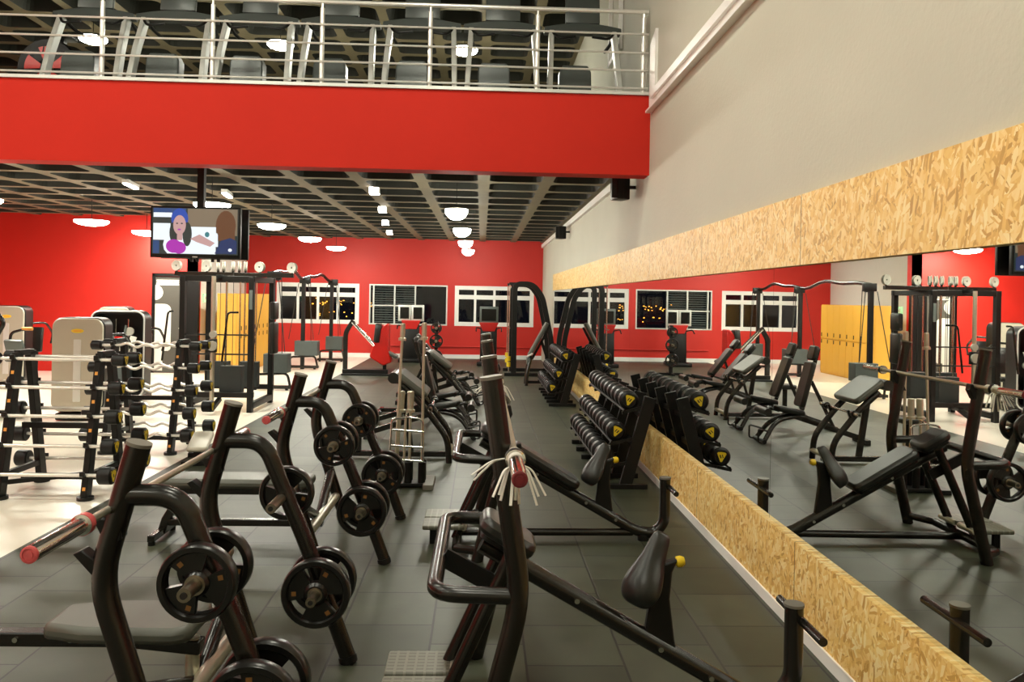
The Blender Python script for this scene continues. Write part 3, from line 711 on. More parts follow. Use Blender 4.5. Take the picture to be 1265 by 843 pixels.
    for s in (-1, 1):
        f = MB().prism(rrect(.31, .235, .02), (-.252, s * .128, .13), (1, 0, 0), (0, 1, 0), (0, 0, 1), .032).build('foot_plate', 'tread', t, bev=.008)
        MB().cyl((-.1, s * .128 - .1, .145), (-.1, s * .128 + .1, .145), .022, 12).build('hinge', 'steel', f)
        MB().bar([(-.33, s * .128, .13), (-.33, s * .128, .0)], .03, .05, up=(1, 0, 0)).build('plate_foot', 'satin', f)
    return t
IA, IB = 3.63, 6.22
i1 = make_incline('nearest incline bench press with saddle seat and foot plates, at bottom centre', .767, .63, .5, [(0, .27, .26, 'backrest_pad')]); i1.location = (0, IA, 0)
i2 = make_incline('farther incline bench press with saddle seat, behind the nearest one', .907, .572, .25, [(0, .26, .24, 'head_pad'), (.29, .87, .26, 'backrest_pad')]); i2.location = (0, IB, 0)

def ties(loc, label, ang):
    t = thing('hanging_cable_ties', label, 'cable ties', loc, 0, 'white ties on the barbells')
    for n_, (a0, a1, ln, y0) in enumerate(((198, 206, .19, .05), (232, 246, .15, -.03), (262, 276, .15, -.03), (300, 316, .17, -.03))):
        for q in range(3):
            a = math.radians(a0 + (a1 - a0) * q / 2); c_, s_ = math.cos(a), math.sin(a); y = y0 + .012 * q; l2 = ln * (1 - .12 * (q == 1))
            MB().bar(fil([(.024 * c_, y, .024 * s_ + .002), (l2 * .45 * c_, y - .02, l2 * .3 * s_ + .01), (l2 * c_ * .85, y - .05, l2 * s_ * .95)], .04, 4), .010, .003, up=(0, 0, 1)).build('strip', 'white_pl', t)
    MB().lathe([(.0255, -.05), (.0285, -.05), (.0285, .09), (.0255, .09), (.0255, -.05)], (0, .0, 0), (0, 1, 0), 18).build('wrap', 'white_pl', t)
    return t
ties((.13, 2.84, 1.283), 'white plastic ties fanned from the barbell end on the nearest incline bench', 0)
ties((.125, 5.43, 1.283), 'white plastic ties hanging from the barbell on the farther incline bench', 0)

# ================================================================== DUMBBELL RACKS
TIERS = [(.12, .86), (.0, .55), (-.11, .31)]; DR = .097
def make_db_rack(label):
    t = thing('dumbbell_rack', label, 'dumbbell rack', (1.36, 9.13, 0), 0, 'dumbbell racks along the mirror wall')
    for k in range(6):
        y = -1.225 + .49 * k
        u = MB().bar([(.315, y, .9), (.075, y, .0)], .045, .12, up=(1, 0, 0)).build('upright', 'satin', t, bev=.004)
        MB().bar([(-.17, y, .025), (.3, y, .025)], .06, .05).build('foot', 'satin', t, bev=.004)
        for x, z in TIERS: MB().bar([(x - .08, y, z - .115), (.06 + .267 * (z - .05), y, z - .05)], .03, .03).build('saddle_arm', 'satin', u, smooth=False)
    for x, z in TIERS:
        for dx in (-.06, .06): MB().cyl((x + dx, -1.25, z - .09), (x + dx, 1.25, z - .09), .012, 8).build('cradle_rod', 'satin', t)
    for z in (.7, .42): MB().bar([(.075 + .267 * z, -1.22, z), (.075 + .267 * z, 1.22, z)], .03, .05).build('cross_rail', 'satin', t, smooth=False)
    return t
SHIELD = [(-.042, .03), (-.034, .04), (0, .044), (.034, .04), (.042, .03), (.008, -.042), (0, -.046), (-.008, -.042)]
def shield(b, o, eu, ev, en, s=1.): b.prism([(a * s, c * s) for a, c in SHIELD], o, eu, ev, en, .003)
def make_db(label):
    t = thing('dumbbell', label, 'dumbbell', (0, 0, 0), 0, 'dumbbells on the racks')
    MB().cyl((0, -.07, 0), (0, .07, 0), .016, 10).build('handle', 'knurl', t)
    for s in (-1, 1):
        h = MB().lathe([(0, .06), (.05, .06), (DR - .016, .066), (DR, .082), (DR, .165), (DR - .014, .182), (.066, .186), (.064, .182), (0, .182)], (0, 0, 0), (0, s, 0), 24).build('head', 'rubberblk', t)
        b = MB(); shield(b, (0, s * .182, 0), (s * -1, 0, 0), (0, 0, 1), (0, s, 0), 1.12); b.build('yellow_shield', 'yellow', h, smooth=False)
        b = MB()
        for dx, dz, w in ((-.011, .008, .009), (.011, .004, .012)): b.box((dx, s * .1855, dz), (w, .002, .034), RY(.35))
        b.build('shield_lettering', 'dark', h, smooth=False)
    return t
db = None
for ri, (yc, rn) in enumerate(((9.13, 'nearer'), (15.15, 'farther'))):
    lb = ('nearer dumbbell rack with three full tiers against the mirror wall', 'farther dumbbell rack against the mirror wall, toward the smith machine')[ri]
    if ri == 0: rack = make_db_rack(lb)
    else: dup(rack, (1.36, yc, 0), 0, lb)
    for ti, (x, z) in enumerate(TIERS):
        for k in range(5):
            l = 'black dumbbell with yellow shield, %s from the near end, %s tier, %s rack' % (ordw(k), ('top', 'middle', 'bottom')[ti], rn)
            loc = (1.36 + x, yc - .98 + .49 * k, z)
            if db is None: db = make_db(l); db.location = loc; o = db
            else: o = dup(db, loc, 0, l)
            o.rotation_euler = (0, random.uniform(-.5, .5), 0)

# ================================================================== FIXED BARBELL RACKS
BT = [1.22, .97, .72, .465, .22]
def make_bb_rack(label):
    t = thing('barbell_rack', label, 'barbell rack', (-3.83, 7.62, 0), 0, 'barbell racks on the white floor')
    for s in (-1, 1):
        for f in (-1, 1):
            u = MB().bar([(s * .37, f * .34, 0.02), (s * .37, f * .1, 1.27)], .055, .1, up=(0, 1, 0)).build('upright', 'satin', t, bev=.004)
            MB().cyl((s * .37, f * .345, 0), (s * .37, f * .345, .03), .07, 16).build('foot', 'rubberblk', t)
            for k, z in enumerate(BT):
                y = f * (.1 + .055 * k)
                MB().prism([(0, .0), (.1, .045), (.1, .085), (.085, .085), (.06, .028), (.035, .028), (.01, .09), (-.04, .09), (-.04, -.03)], (s * .37 - .02, y, z - .045), (0, f, 0), (0, 0, 1), (1, 0, 0), .04).build('bar_saddle', 'satin', u, smooth=False)
                MB().box((s * .37, f * (.152 + .048 * k + .03), z - .12), (.026, .004, .03), RX(f * .19)).build('weight_sticker', 'sticker', u, smooth=False)
        MB().bar([(s * .37, -.12, 1.27), (s * .37, .12, 1.27)], .055, .05).build('top_bridge', 'satin', t, bev=.004)
        MB().bar([(s * .37, -.3, .2), (s * .37, .3, .2)], .04, .05).build('side_tie', 'satin', t, smooth=False)
    for z in (.13, .6): MB().bar([(-.37, 0 + .0, z), (.37, 0, z)], .04, .05).build('cross_tie', 'satin', t, smooth=False)
    MB().bar([(-.37, -.27, .13), (.37, .27, .13)], .03, .04).build('diagonal_tie', 'satin', t, smooth=False)
    return t
def make_fixed_bar(label, ez, r, L=1.12):
    t = thing('fixed_barbell', label, 'barbell', (0, 0, 0), 0, 'fixed barbells on the racks')
    h = L / 2
    if ez: pts = [(-h, 0, 0), (-.3, 0, 0), (-.22, .0, .035), (-.11, 0, -.03), (0, 0, .03), (.11, 0, -.03), (.22, 0, .035), (.3, 0, 0), (h, 0, 0)]
    else: pts = [(-h, 0, 0), (h, 0, 0)]
    MB().tube(fil(pts, .05, 3), .0165, 10).build('shaft', 'barwhite', t)
    for s in (-1, 1):
        hd = MB().lathe([(0, -.06), (r - .01, -.06), (r, -.05), (r, .05), (r - .012, .062), (r * .7, .065), (r * .68, .06), (0, .06)], (s * h, 0, 0), (s, 0, 0), 22).build('head', 'rubberblk', t)
        b = MB(); shield(b, (s * (h + .06), 0, 0), (0, s, 0), (0, 0, 1), (s, 0, 0), r / .062); b.build('yellow_shield', 'yellow', hd, smooth=False)
        MB().box((s * (h + .064), 0, 0), (.002, .01, .03), RX(.3)).build('shield_lettering', 'dark', hd, smooth=False)
    return t
rk = make_bb_rack('left barbell rack holding straight chrome bars, near the left edge'); rk.location = (-3.83, 7.62, 0)
dup(rk, (-3.87, 9.68, 0), 0, 'barbell rack holding wavy curl bars, behind the straight bar rack')
for ri, (cx, cy, ez) in enumerate(((-3.83, 7.62, 0), (-3.87, 9.68, 1))):
    for f in (-1, 1):
        for k, z in enumerate(BT):
            make_fixed_bar('%s fixed barbell, %s tier from the top, %s side of its rack' % (('straight', 'wavy')[ez], ordw(k), 'front' if f < 0 else 'back'), ez, .055 + .0055 * k).location = (cx, cy + f * (.1 + .055 * k + .0475), z)


# small low bench standing on the white floor behind the bench presses
fb = thing('flat_bench', 'low bench with pale grey pad on the white floor beside the curl bar rack', 'weight bench', (-3.05, 9.0, 0), .2)
MB().prism(rrect(.22, .6, .05), (0, 0, .19), (1, 0, 0), (0, 1, .14), (0, 0, 1), .05).build('bench_pad', 'silver', fb, bev=.018)
MB().bar([(0, -.26, .145), (0, .28, .2)], .08, .05).build('pad_beam', 'satin', fb, bev=.004)
for y, z in ((-.24, .14), (.24, .19)):
    MB().bar([(0, y, .03), (0, y, z)], .06, .06, up=(0, 1, 0)).build('leg', 'satin', fb, bev=.004)
    MB().bar([(-.16, y, .025), (.16, y, .025)], .06, .05).build('foot', 'satin', fb, bev=.004)

# ================================================================== BAR STAND WITH ATTACHMENTS
bs = thing('bar_stand', 'black bar stand holding chrome bars beside the bench presses', 'bar stand', (-.68, 7.95, 0))
MB().bar([(-.24, -.02, .03), (.22, -.02, .03)], .2, .03).build('base_plate', 'satin', bs, bev=.004)
MB().bar([(.2, -.2, .025), (.2, .25, .025)], .1, .05).build('base_foot', 'cap', bs, bev=.004)
MB().bar([(-.24, -.2, .025), (-.24, .25, .025)], .1, .05).build('base_foot', 'satin', bs, bev=.004)
for k in range(3):
    for q in range(2):
        MB().lathe([(.028, 0), (.036, 0), (.036, .2), (.028, .2), (.028, 0)], (-.13 + .13 * k, -.07 + .12 * q, .045), (0, 0, 1), 16).build('holder_tube', 'satin', bs)
def stand_bar(label, x, y, z0, L, lean, sl=.16, rr=.025):
    t = thing('standing_bar', label, 'bar', (x, y, z0), 0, 'chrome bars in the bar stand')
    MB().cyl((0, 0, 0), (0, 0, L - sl), .0135, 12).build('shaft', 'steel', t)
    MB().lathe([(0, 0), (rr + .012, 0), (rr + .012, .025), (rr, .03), (rr, sl), (rr - .007, sl + .008), (0, sl + .008)], (0, 0, L - sl), (0, 0, 1), 16).build('sleeve', 'steel', t)
    t.rotation_euler = (0, lean, 0); return t
stand_bar('tall chrome bar at left of the bar stand, leaning slightly', -.81, 7.88, .05, 1.53, -.03).rotation_euler = (0, .035, 0)
stand_bar('tall chrome bar at right of the bar stand', -.55, 7.88, .05, 1.54, 0)
stand_bar('short chrome bar in the middle of the bar stand, left of two', -.81, 8.0, .05, .86, 0, .2, .033).rotation_euler = (0, .05, 0)
stand_bar('short chrome bar in the middle of the bar stand, right of two', -.68, 8.0, .05, .86, 0, .2, .033)
mg = thing('multi_grip_bar', 'white chrome ladder shaped grip bar hanging on the bar stand', 'bar', (-.68, 7.74, .28))
MB().tube(fil([(-.17, 0, .0), (-.15, 0, .4), (.01, 0, .42), (.14, 0, .4), (.15, 0, 0)], .04), .011, 10).build('frame', 'chrome', mg)
for z in (.02, .15, .3): MB().cyl((-.17 + .04 * z, 0, z), (.15, 0, z - .02), .011, 10).build('grip', 'chrome', mg)
MB().cyl((-.02, 0, .42), (-.03, 0, -.0), .012, 10).build('centre_bar', 'steel', mg)
MB().tube(fil([(-.02, 0, .41), (-.02, .06, .44), (-.02, .12, .44)], .03), .01, 8).build('hook', 'chrome', mg)

# ================================================================== PREACHER AND ADJUSTABLE BENCHES
def make_preacher(label):
    t = thing('preacher_bench', label, 'weight bench', (-.75, 9.3, 0), 0, 'preacher curl benches')
    for s in (-1, 1):
        y = s * .26
        MB().tube(fil([(-.12, y, .86), (.1, y, .66), (.4, y, .28), (.42, y, .0)], .12), .035, 14).build('front_leg', 'black', t)
        MB().prism([(0, -.04), (.05, -.03), (.08, .05), (.055, .055), (.03, .01), (0, .02)], (.17, y - .015, .6), (1, 0, 0), (0, 0, 1), (0, 1, 0), .03).build('bar_cradle', 'satin', t, smooth=False)
    MB().cyl((.42, -.26, .1), (.42, .26, .1), .03, 12).build('front_tie', 'steel', t)
    MB().bar([(-.12, 0, .78), (-.02, 0, .06)], .06, .06, up=(1, 0, 0)).build('post', 'black', t, bev=.005)
    MB().bar([(.42, 0, .05), (-.95, 0, .05)], .06, .06).build('base_beam', 'black', t, bev=.005)
    MB().bar([(-.95, -.3, .03), (-.95, .3, .03)], .06, .06).build('rear_foot', 'black', t, bev=.005)
    a = math.radians(-37); d = Vector((math.cos(a), 0, math.sin(a))); n = Vector((-d.z, 0, d.x))
    MB().prism(rrect(.42, .6, .06), (-.03, 0, .83), d, (0, 1, 0), n, .075).build('arm_pad', 'vinylgrey', t, bev=.025)
    MB().cyl((-.21, -.29, .94), (-.21, .29, .94), .062, 18).build('pad_roll', 'vinyl', t)
    MB().bar([(-.62, 0, .06), (-.62, 0, .5)], .06, .06, up=(1, 0, 0)).build('seat_post', 'black', t, bev=.005)
    MB().prism(rrect(.3, .32, .06), (-.62, 0, .48), (1, 0, 0), (0, 1, 0), (0, 0, 1), .07).build('seat', 'vinyl', t, bev=.02)
    return t
p1 = make_preacher('nearer preacher curl bench, just behind the bar stand')
dup(p1, (-.62, 12.85, 0), 0, 'farther preacher curl bench between the adjustable benches')
def cbar(label, loc):
    t = thing('curl_bar', label, 'barbell', loc, 0, 'curl bars on the preacher benches')
    MB().cyl((0, -.5, 0), (0, .5, 0), .014, 10).build('shaft', 'chrome', t)
    for s in (-1, 1):
        MB().lathe([(0, 0), (.026, 0), (.026, .14), (0, .14)], (0, s * .36, 0), (0, s, 0), 14).build('sleeve', 'chrome', t)
        MB().lathe([(.026, 0), (.04, 0), (.04, .05), (.026, .05), (.026, 0)], (0, s * .34, 0), (0, s, 0), 14).build('collar', 'rubberblk', t)
cbar('short chrome curl bar resting on the nearer preacher bench', (-.535, 9.3, .627))
cbar('short chrome curl bar resting on the farther preacher bench', (-.405, 12.85, .627))

def make_adj(label, back, loc):
    t = thing('adjustable_bench', label, 'weight bench', loc, 0, 'adjustable benches in a row')
    for s in (-1, 1):
        MB().tube(fil([(-.1, s * .05, .36), (.2, s * .08, .3), (.38, s * .16, .02)], .18, 8), .03, 12).build('front_leg', 'black', t)
        MB().tube(fil([(.3, s * .16, .16), (.46, s * .18, .2), (.46, s * .18, .03), (.38, s * .17, .02)], .03), .012, 8).build('foot_loop', 'black', t)
    MB().cyl((.38, -.19, .03), (.38, .19, .03), .03, 12).build('front_foot', 'rubberblk', t)
    MB().bar([(-.05, 0, .36), (-1.0, 0, .06)], .06, .07).build('base_beam', 'black', t, bev=.005)
    MB().bar([(-1.0, -.2, .035), (-1.0, .2, .035)], .07, .07).build('rear_foot', 'black', t, bev=.005)
    MB().prism([(-.2, -.14), (.14, -.1), (.18, 0), (.14, .1), (-.2, .14)], (.02, 0, .4), (1, 0, .18), (0, 1, 0), (0, 0, 1), .07).build('seat', 'vinyl', t, bev=.02)
    MB().tube(fil([(.12, 0, .42), (.26, 0, .47), (.36, 0, .4)], .04), .022, 8).build('knee_post', 'black', t)
    MB().cyl((.34, -.2, .42), (.34, .2, .42), .05, 14).build('knee_roller', 'vinyl', t)
    a = math.radians(180 - back); d = Vector((math.cos(a), 0, math.sin(a))); n = Vector((d.z, 0, -d.x))
    c = Vector((-.17, 0, .44))
    MB().prism(rrect(.62, .28, .05), c + d * .34, d, (0, 1, 0), n, .07).build('backrest', 'vinyl', t, bev=.02)
    MB().prism(rrect(.2, .22, .05), c + d * .77, d, (0, 1, 0), n, .07).build('headrest', 'vinyl', t, bev=.02)
    MB().bar([c - n * .02, c - n * .02 + d * .85], .05, .04, up=n).build('back_spine', 'black', t, bev=.004)
    e = c + d * .4 - n * .04
    MB().bar([e, (-.62, 0, .2)], .04, .04, up=(1, 0, 0)).build('strut', 'black', t, bev=.004)
    return t
make_adj('nearest adjustable bench with upright back, past the bar stand', 76, (-.45, 10.65, 0))
make_adj('second adjustable bench with back set upright, behind the nearest one', 70, (-.5, 11.75, 0))
make_adj('third adjustable bench, its back laid halfway down', 50, (-.4, 14.0, 0))
make_adj('farthest adjustable bench, its back laid halfway down by the plate tree', 52, (-.5, 15.1, 0))

# ================================================================== CABLE TOWER
tw = thing('cable_tower', 'tall black four station cable tower with round pulleys on its top beam', 'cable machine', (-4.06, 13.3, 0))
for x, y in ((-.55, -.6), (.5, -.6), (-.55, .6), (.5, .6)): MB().bar([(x, y, 0), (x, y, 2.1)], .08, .1, up=(0, 1, 0)).build('post', 'satin', tw, bev=.005)
MB().bar([(-.9, 0, 2.15), (1.0, 0, 2.15)], .09, .07).build('top_beam', 'black', tw, bev=.005)
for y in (-.6, .6): MB().bar([(-.6, y, 2.07), (.55, y, 2.07)], .08, .09).build('top_rail', 'satin', tw, bev=.005)
for x in (-.55, .5):
    MB().bar([(x, -.62, 2.07), (x, .62, 2.07)], .08, .08).build('side_rail', 'satin', tw, bev=.005)
    MB().bar([(x, -.62, .1), (x, .62, .1)], .08, .1).build('base_rail', 'satin', tw, bev=.005)
for y in (-.6, .6):
    MB().bar([(-.6, y, .27), (.55, y, .27)], .08, .08).build('low_rail', 'satin', tw, bev=.005)
for x in (-.88, -.4, -.22, -.13, .02, .12, .22, .45, .97):
    b = MB().lathe([(.015, -.02), (.07, -.02), (.085, -.026), (.085, -.016), (.072, 0), (.085, .016), (.085, .026), (.07, .02), (.015, .02), (.015, -.02)], (x, 0, 2.28), (.35, 1, 0) if abs(x) > .35 else (1, .35, 0), 22)
    b.build('pulley', 'pulley', tw)
    MB().box((x, 0, 2.22), (.03, .02, .12)).build('pulley_bracket', 'satin', tw, smooth=False)
for x, y, w in ((.17, -.45, .34), (-.3, .4, .34), (.2, .4, .3)):
    MB().box((x, y, .5), (w, .16, .42)).build('weight_stack', 'stackdark', tw, bev=.004)
    for s in (-1, 1): MB().cyl((x + s * w * .32, y, .3), (x + s * w * .32, y, 2.04), .012, 8).build('guide_rod', 'chrome', tw)
    MB().cyl((x, y, .7), (x, y, 2.2), .005, 6).build('cable', 'cable', tw)
MB().cyl((.02, -.93, .1), (.02, -.93, 2.1), .033, 14).build('pulley_column', 'steel', tw)
MB().bar([(.02, -.93, 2.1), (.02, -.55, 2.1)], .06, .06).build('column_arm', 'satin', tw, smooth=False)
MB().bar([(.02, -.95, .08), (.02, -.55, .2)], .06, .06).build('column_arm', 'satin', tw, smooth=False)
MB().box((.02, -.93, 1.05), (.11, .11, .2), bev=.01).build('carriage', 'satin', tw)
MB().lathe([(0, -.02), (.075, -.02), (.075, .02), (0, .02)], (.03, -.99, 1.05), (0, 1, 0), 18).build('carriage_pulley', 'pulley', tw)
MB().lathe([(0, -.02), (.055, -.02), (.055, .02), (0, .02)], (.03, -.95, 1.22), (0, 1, 0), 18).build('carriage_pulley', 'pulley', tw)
MB().cyl((.02, -.93, 1.3), (.02, -.93, 2.1), .005, 6).build('cable', 'cable', tw)
for z0, z1 in ((1.42, 1.72), (.85, 1.38)): MB().box((.62, .3, (z0 + z1) / 2), (.09, .3, z1 - z0), bev=.03).build('back_pad', 'vinyl', tw)
for s in (0, 1): MB().tube(fil([(.3 - s * 1.0, -.62, 1.55), (.18 - s * .9, -.75, 1.55), (.12 - s * .9, -.8, .8)], .06), .016, 8).build('pull_handle', 'black', tw)
for z in (.9, 1.2): MB().cyl((-.55, -.62, z), (.5, -.62, z), .012, 8).build('thin_rail', 'satin', tw)
MB().box((.5, -.652, 1.75), (.05, .004, .3)).build('instruction_label', 'greyp', tw, smooth=False)

# ================================================================== CABLE CROSSOVER
cr = thing('cable_crossover', 'long black cable crossover with three columns and wavy overhead arms', 'cable machine', (-4.15, 19.3, 0))
cols = [(.14, -3.6), (-.25, .9), (.0, 3.3)]
for i, (x, y) in enumerate(cols):
    MB().bar([(x, y, 0), (x, y, 2.28)], .09, .09, up=(0, 1, 0)).build('column', 'satin', cr, bev=.005)
    sw = .46 if i != 1 else .56
    MB().box((x + .1, y + .05, .52), (sw, .3, .36)).build('weight_stack', 'stack', cr, bev=.006)
    MB().tube(fil([(x - .28, y - .05, .06), (x - .3, y - .05, .3), (x + .32, y - .05, .33), (x + .38, y - .05, .06)], .09), .025, 10).build('base_loop', 'black', cr)
    MB().bar([(x - .36, y, .06), (x + .4, y, .06)], .12, .06).build('base', 'black', cr, bev=.005)
    for q in range(3): MB().cyl((x - .3 + .3 * q, y, 0), (x - .3 + .3 * q, y, .035), .03, 10).build('rubber_foot', 'rubberblk', cr)
    for s in (-1, 1):
        MB().cyl((x + .1 + s * .09, y + .05, .7), (x + .1 + s * .06, y + .03, 2.15), .008, 6).build('cable', 'cable', cr)
        MB().tube([(x + s * .12, y - .02, 2.12), (x + s * .2, y - .1, 1.5), (x + s * .3, y - .2, .75)], .009, 6).build('cable', 'cable', cr)
    MB().lathe([(0, -.02), (.06, -.02), (.06, .02), (0, .02)], (x + .1, y, 2.16), (0, 1, 0), 16).build('pulley', 'rubberblk', cr)
    MB().box((x + .03, y, 2.2), (.26, .1, .16), bev=.01).build('pulley_housing', 'satin', cr)
for (x0, y0), (x1, y1) in zip(cols, cols[1:]):
    pts = []
    for k in range(13):
        u = k / 12; pts.append((x0 + (x1 - x0) * u, y0 + (y1 - y0) * u, 2.25 + .11 * math.sin(PI * u) ** 2 + .03 * math.sin(4 * PI * u)))
    MB().tube(pts, .04, 12).build('overhead_arm', 'black', cr)

# ================================================================== SMITH MACHINE, SIT-UP BENCH, PLATE TREE
sm = thing('smith_machine', 'black smith machine with arched top and yellow stops at the far right', 'smith machine', (.97, 19.9, 0))
for y in (-.65, .65):
    MB().bar(fil([(-.18, y, .05), (-.18, y, 2.2), (.25, y, 2.2), (.48, y, 1.9), (.7, y, .9), (.74, y, .05)], .16, 6), .09, .12, up=(1, 0, 0)).build('side_frame', 'satin', sm, bev=.006)
    MB().bar([(-.4, y, .04), (.78, y, .04)], .1, .08).build('base_rail', 'satin', sm, bev=.006)
    MB().cyl((-.3, y, .08), (-.3, y, 2.2), .016, 10).build('guide_rod', 'chrome', sm)
    MB().bar([(-.32, y, 2.2), (-.15, y, 2.2)], .06, .06).build('rod_bracket', 'satin', sm, smooth=False)
    for z in (.22, .36): MB().cyl((-.3, y, z), (-.3, y, z + .11), .05, 14).build('yellow_stop', 'yellow', sm)
    b = MB()
    for k in range(15): b.cyl((-.245, y, .5 + k * .1), (-.21, y, .5 + k * .1), .014, 8)
    b.build('safety_pegs', 'rubberblk', sm)
MB().bar([(.74, -.65, .05), (.74, .65, .05)], .09, .09).build('base_tie', 'satin', sm, bev=.005)
MB().bar([(-.1, -.65, 2.2), (-.1, .65, 2.2)], .08, .08).build('top_tie', 'satin', sm, bev=.005)
MB().cyl((-.3, -1.0, 1.15), (-.3, 1.0, 1.15), .015, 10).build('bar', 'chrome', sm)

su = thing('sit_up_bench', 'dark sit up bench raised on end beside the farther dumbbell rack', 'weight bench', (1.2, 17.35, 0))
MB().bar([(.22, 0, 1.34), (-.16, 0, .62)], .32, .08, up=(1, 0, -.5)).build('pad', 'vinylgrey', su, bev=.025)
MB().bar([(.27, 0, 1.25), (-.1, 0, .55)], .06, .05, up=(1, 0, -.5)).build('spine', 'satin', su, bev=.004)
for s in (-1, 1): MB().tube(fil([(-.12, s * .14, .62), (-.2, s * .2, .3), (-.22, s * .22, .0)], .1), .035, 10).build('front_leg', 'black', su)
MB().bar([(.1, 0, .95), (.42, 0, .03)], .06, .06, up=(1, 0, 0)).build('rear_leg', 'satin', su, bev=.004)
MB().bar([(-.22, 0, .06), (.44, 0, .06)], .06, .06).build('base_beam', 'satin', su, bev=.004)
MB().box((-.16, 0, .52), (.1, .36, .16), bev=.02).build('side_panel', 'greyp', su)
tag(MB().box((1.05, 17.17, .655), (.13, .2, .03), RY(-.5), bev=.008).build('towel', 'white_pl'), 'small white folded towel on the foot of the sit up bench', 'towel')

pt = thing('plate_tree', 'black plate tree loaded with round plates before the back wall', 'plate tree', (-1.1, 20.1, 0))
MB().bar([(0, 0, 0), (0, 0, 1.25)], .08, .08, up=(0, 1, 0)).build('post', 'satin', pt, bev=.004)
MB().bar([(-.3, 0, .03), (.3, 0, .03)], .08, .06).build('base_foot', 'satin', pt, bev=.004); MB().bar([(0, -.3, .03), (0, .3, .03)], .08, .06).build('base_foot', 'satin', pt, bev=.004)
for z in (1.08, .76, .38): MB().cyl((0, -.28, z), (0, -.04, z), .0245, 12).build('peg', 'knurl', pt)
for z, R, n in ((1.08, .137, 'top'), (.76, .168, 'middle'), (.38, .168, 'bottom')):
    o = dup(pl_b if R > .15 else pl_s, (-1.1, 20.0, z - .0015), 0, 'black round plate on the %s peg of the plate tree' % n, 'plates on the plate tree')

# ================================================================== CARDIO CONSOLES AND RED MACHINE AT THE BACK
def make_console(label, loc, w, scr):
    t = thing('cardio_machine', label, 'exercise machine', loc, 0, 'cardio machines by the back wall')
    MB().box((0, 0, .06), (.62, .9, .1), bev=.02).build('base', 'satin', t)
    MB().box((0, .0, .58), (.46, .2, 1.0), RX(-.05), bev=.03).build('body', 'satin', t)
    MB().prism([(-.16, 0), (.16, 0), (.27, .24), (-.27, .24)], (0, -.1, .93), (1, 0, 0), (0, 0, 1), (0, 1, 0), .16).build('red_neck', 'redpl', t, bev=.01)
    for k in ((-1, 1) if scr == 2 else (0,)):
        ww = w / 2 if scr == 2 else w
        s = MB().box((k * w / 4, -.02, 1.38), (ww - .01, .06, .46), bev=.01).build('display', 'lightgrey' if scr == 2 else 'greyp', t)
        MB().box((k * w / 4, -.052, 1.38), (ww - .12, .006, .33)).build('display_glass', 'screen', s, smooth=False)
    for q in (-1, 1): MB().tube(fil([(q * .22, -.05, 1.0), (q * .34, -.3, 1.05), (q * .34, -.5, .95)], .08), .018, 8).build('side_handle', 'satin', t)
    return t
make_console('black cardio machine with red neck and twin grey framed screens', (-1.98, 23.0, 0), .74, 2)
make_console('black cardio machine with red neck and one dark screen by the right window', (.21, 22.3, 0), .52, 1)

rm = thing('seated_press_machine', 'red and black seated press machine on a dark platform near the back', 'exercise machine', (-2.65, 19.3, 0))
MB().box((0, .25, .02), (1.1, 1.6, .04)).build('platform', 'rubberblk', rm, bev=.005)
MB().bar([(-.55, -.35, .08), (.5, -.35, .08)], .1, .1).build('base_rail', 'satin', rm, bev=.006)
MB().bar(fil([(-.5, -.3, .05), (-.5, -.3, .98), (-.33, -.3, 1.26)], .1), .1, .1, up=(0, 1, 0)).build('column', 'black', rm, bev=.008)
for s in (-1, 1): MB().tube([(-.34, -.3 + s * .08, 1.22), (.18, -.3 + s * .12, .68)], .028, 10).build('press_arm', 'chrome', rm)
MB().prism([(-.02, .42), (.12, .95), (.34, 1.2), (.42, 1.2), (.42, .55), (.5, .3), (.3, .22)], (.08, -.35, 0), (1, 0, 0), (0, 0, 1), (0, 1, 0), .4).build('red_shell', 'redpl', rm, bev=.03)
MB().box((.24, -.25, .98), (.14, .3, .44), RY(.1), bev=.03).build('back_pad', 'vinyl', rm)
MB().box((.52, -.15, .5), (.4, .3, .08), RY(.5), bev=.03).build('seat', 'vinylgrey', rm)
MB().bar([(.4, -.15, .3), (.4, -.15, .04)], .08, .08, up=(1, 0, 0)).build('seat_post', 'satin', rm)

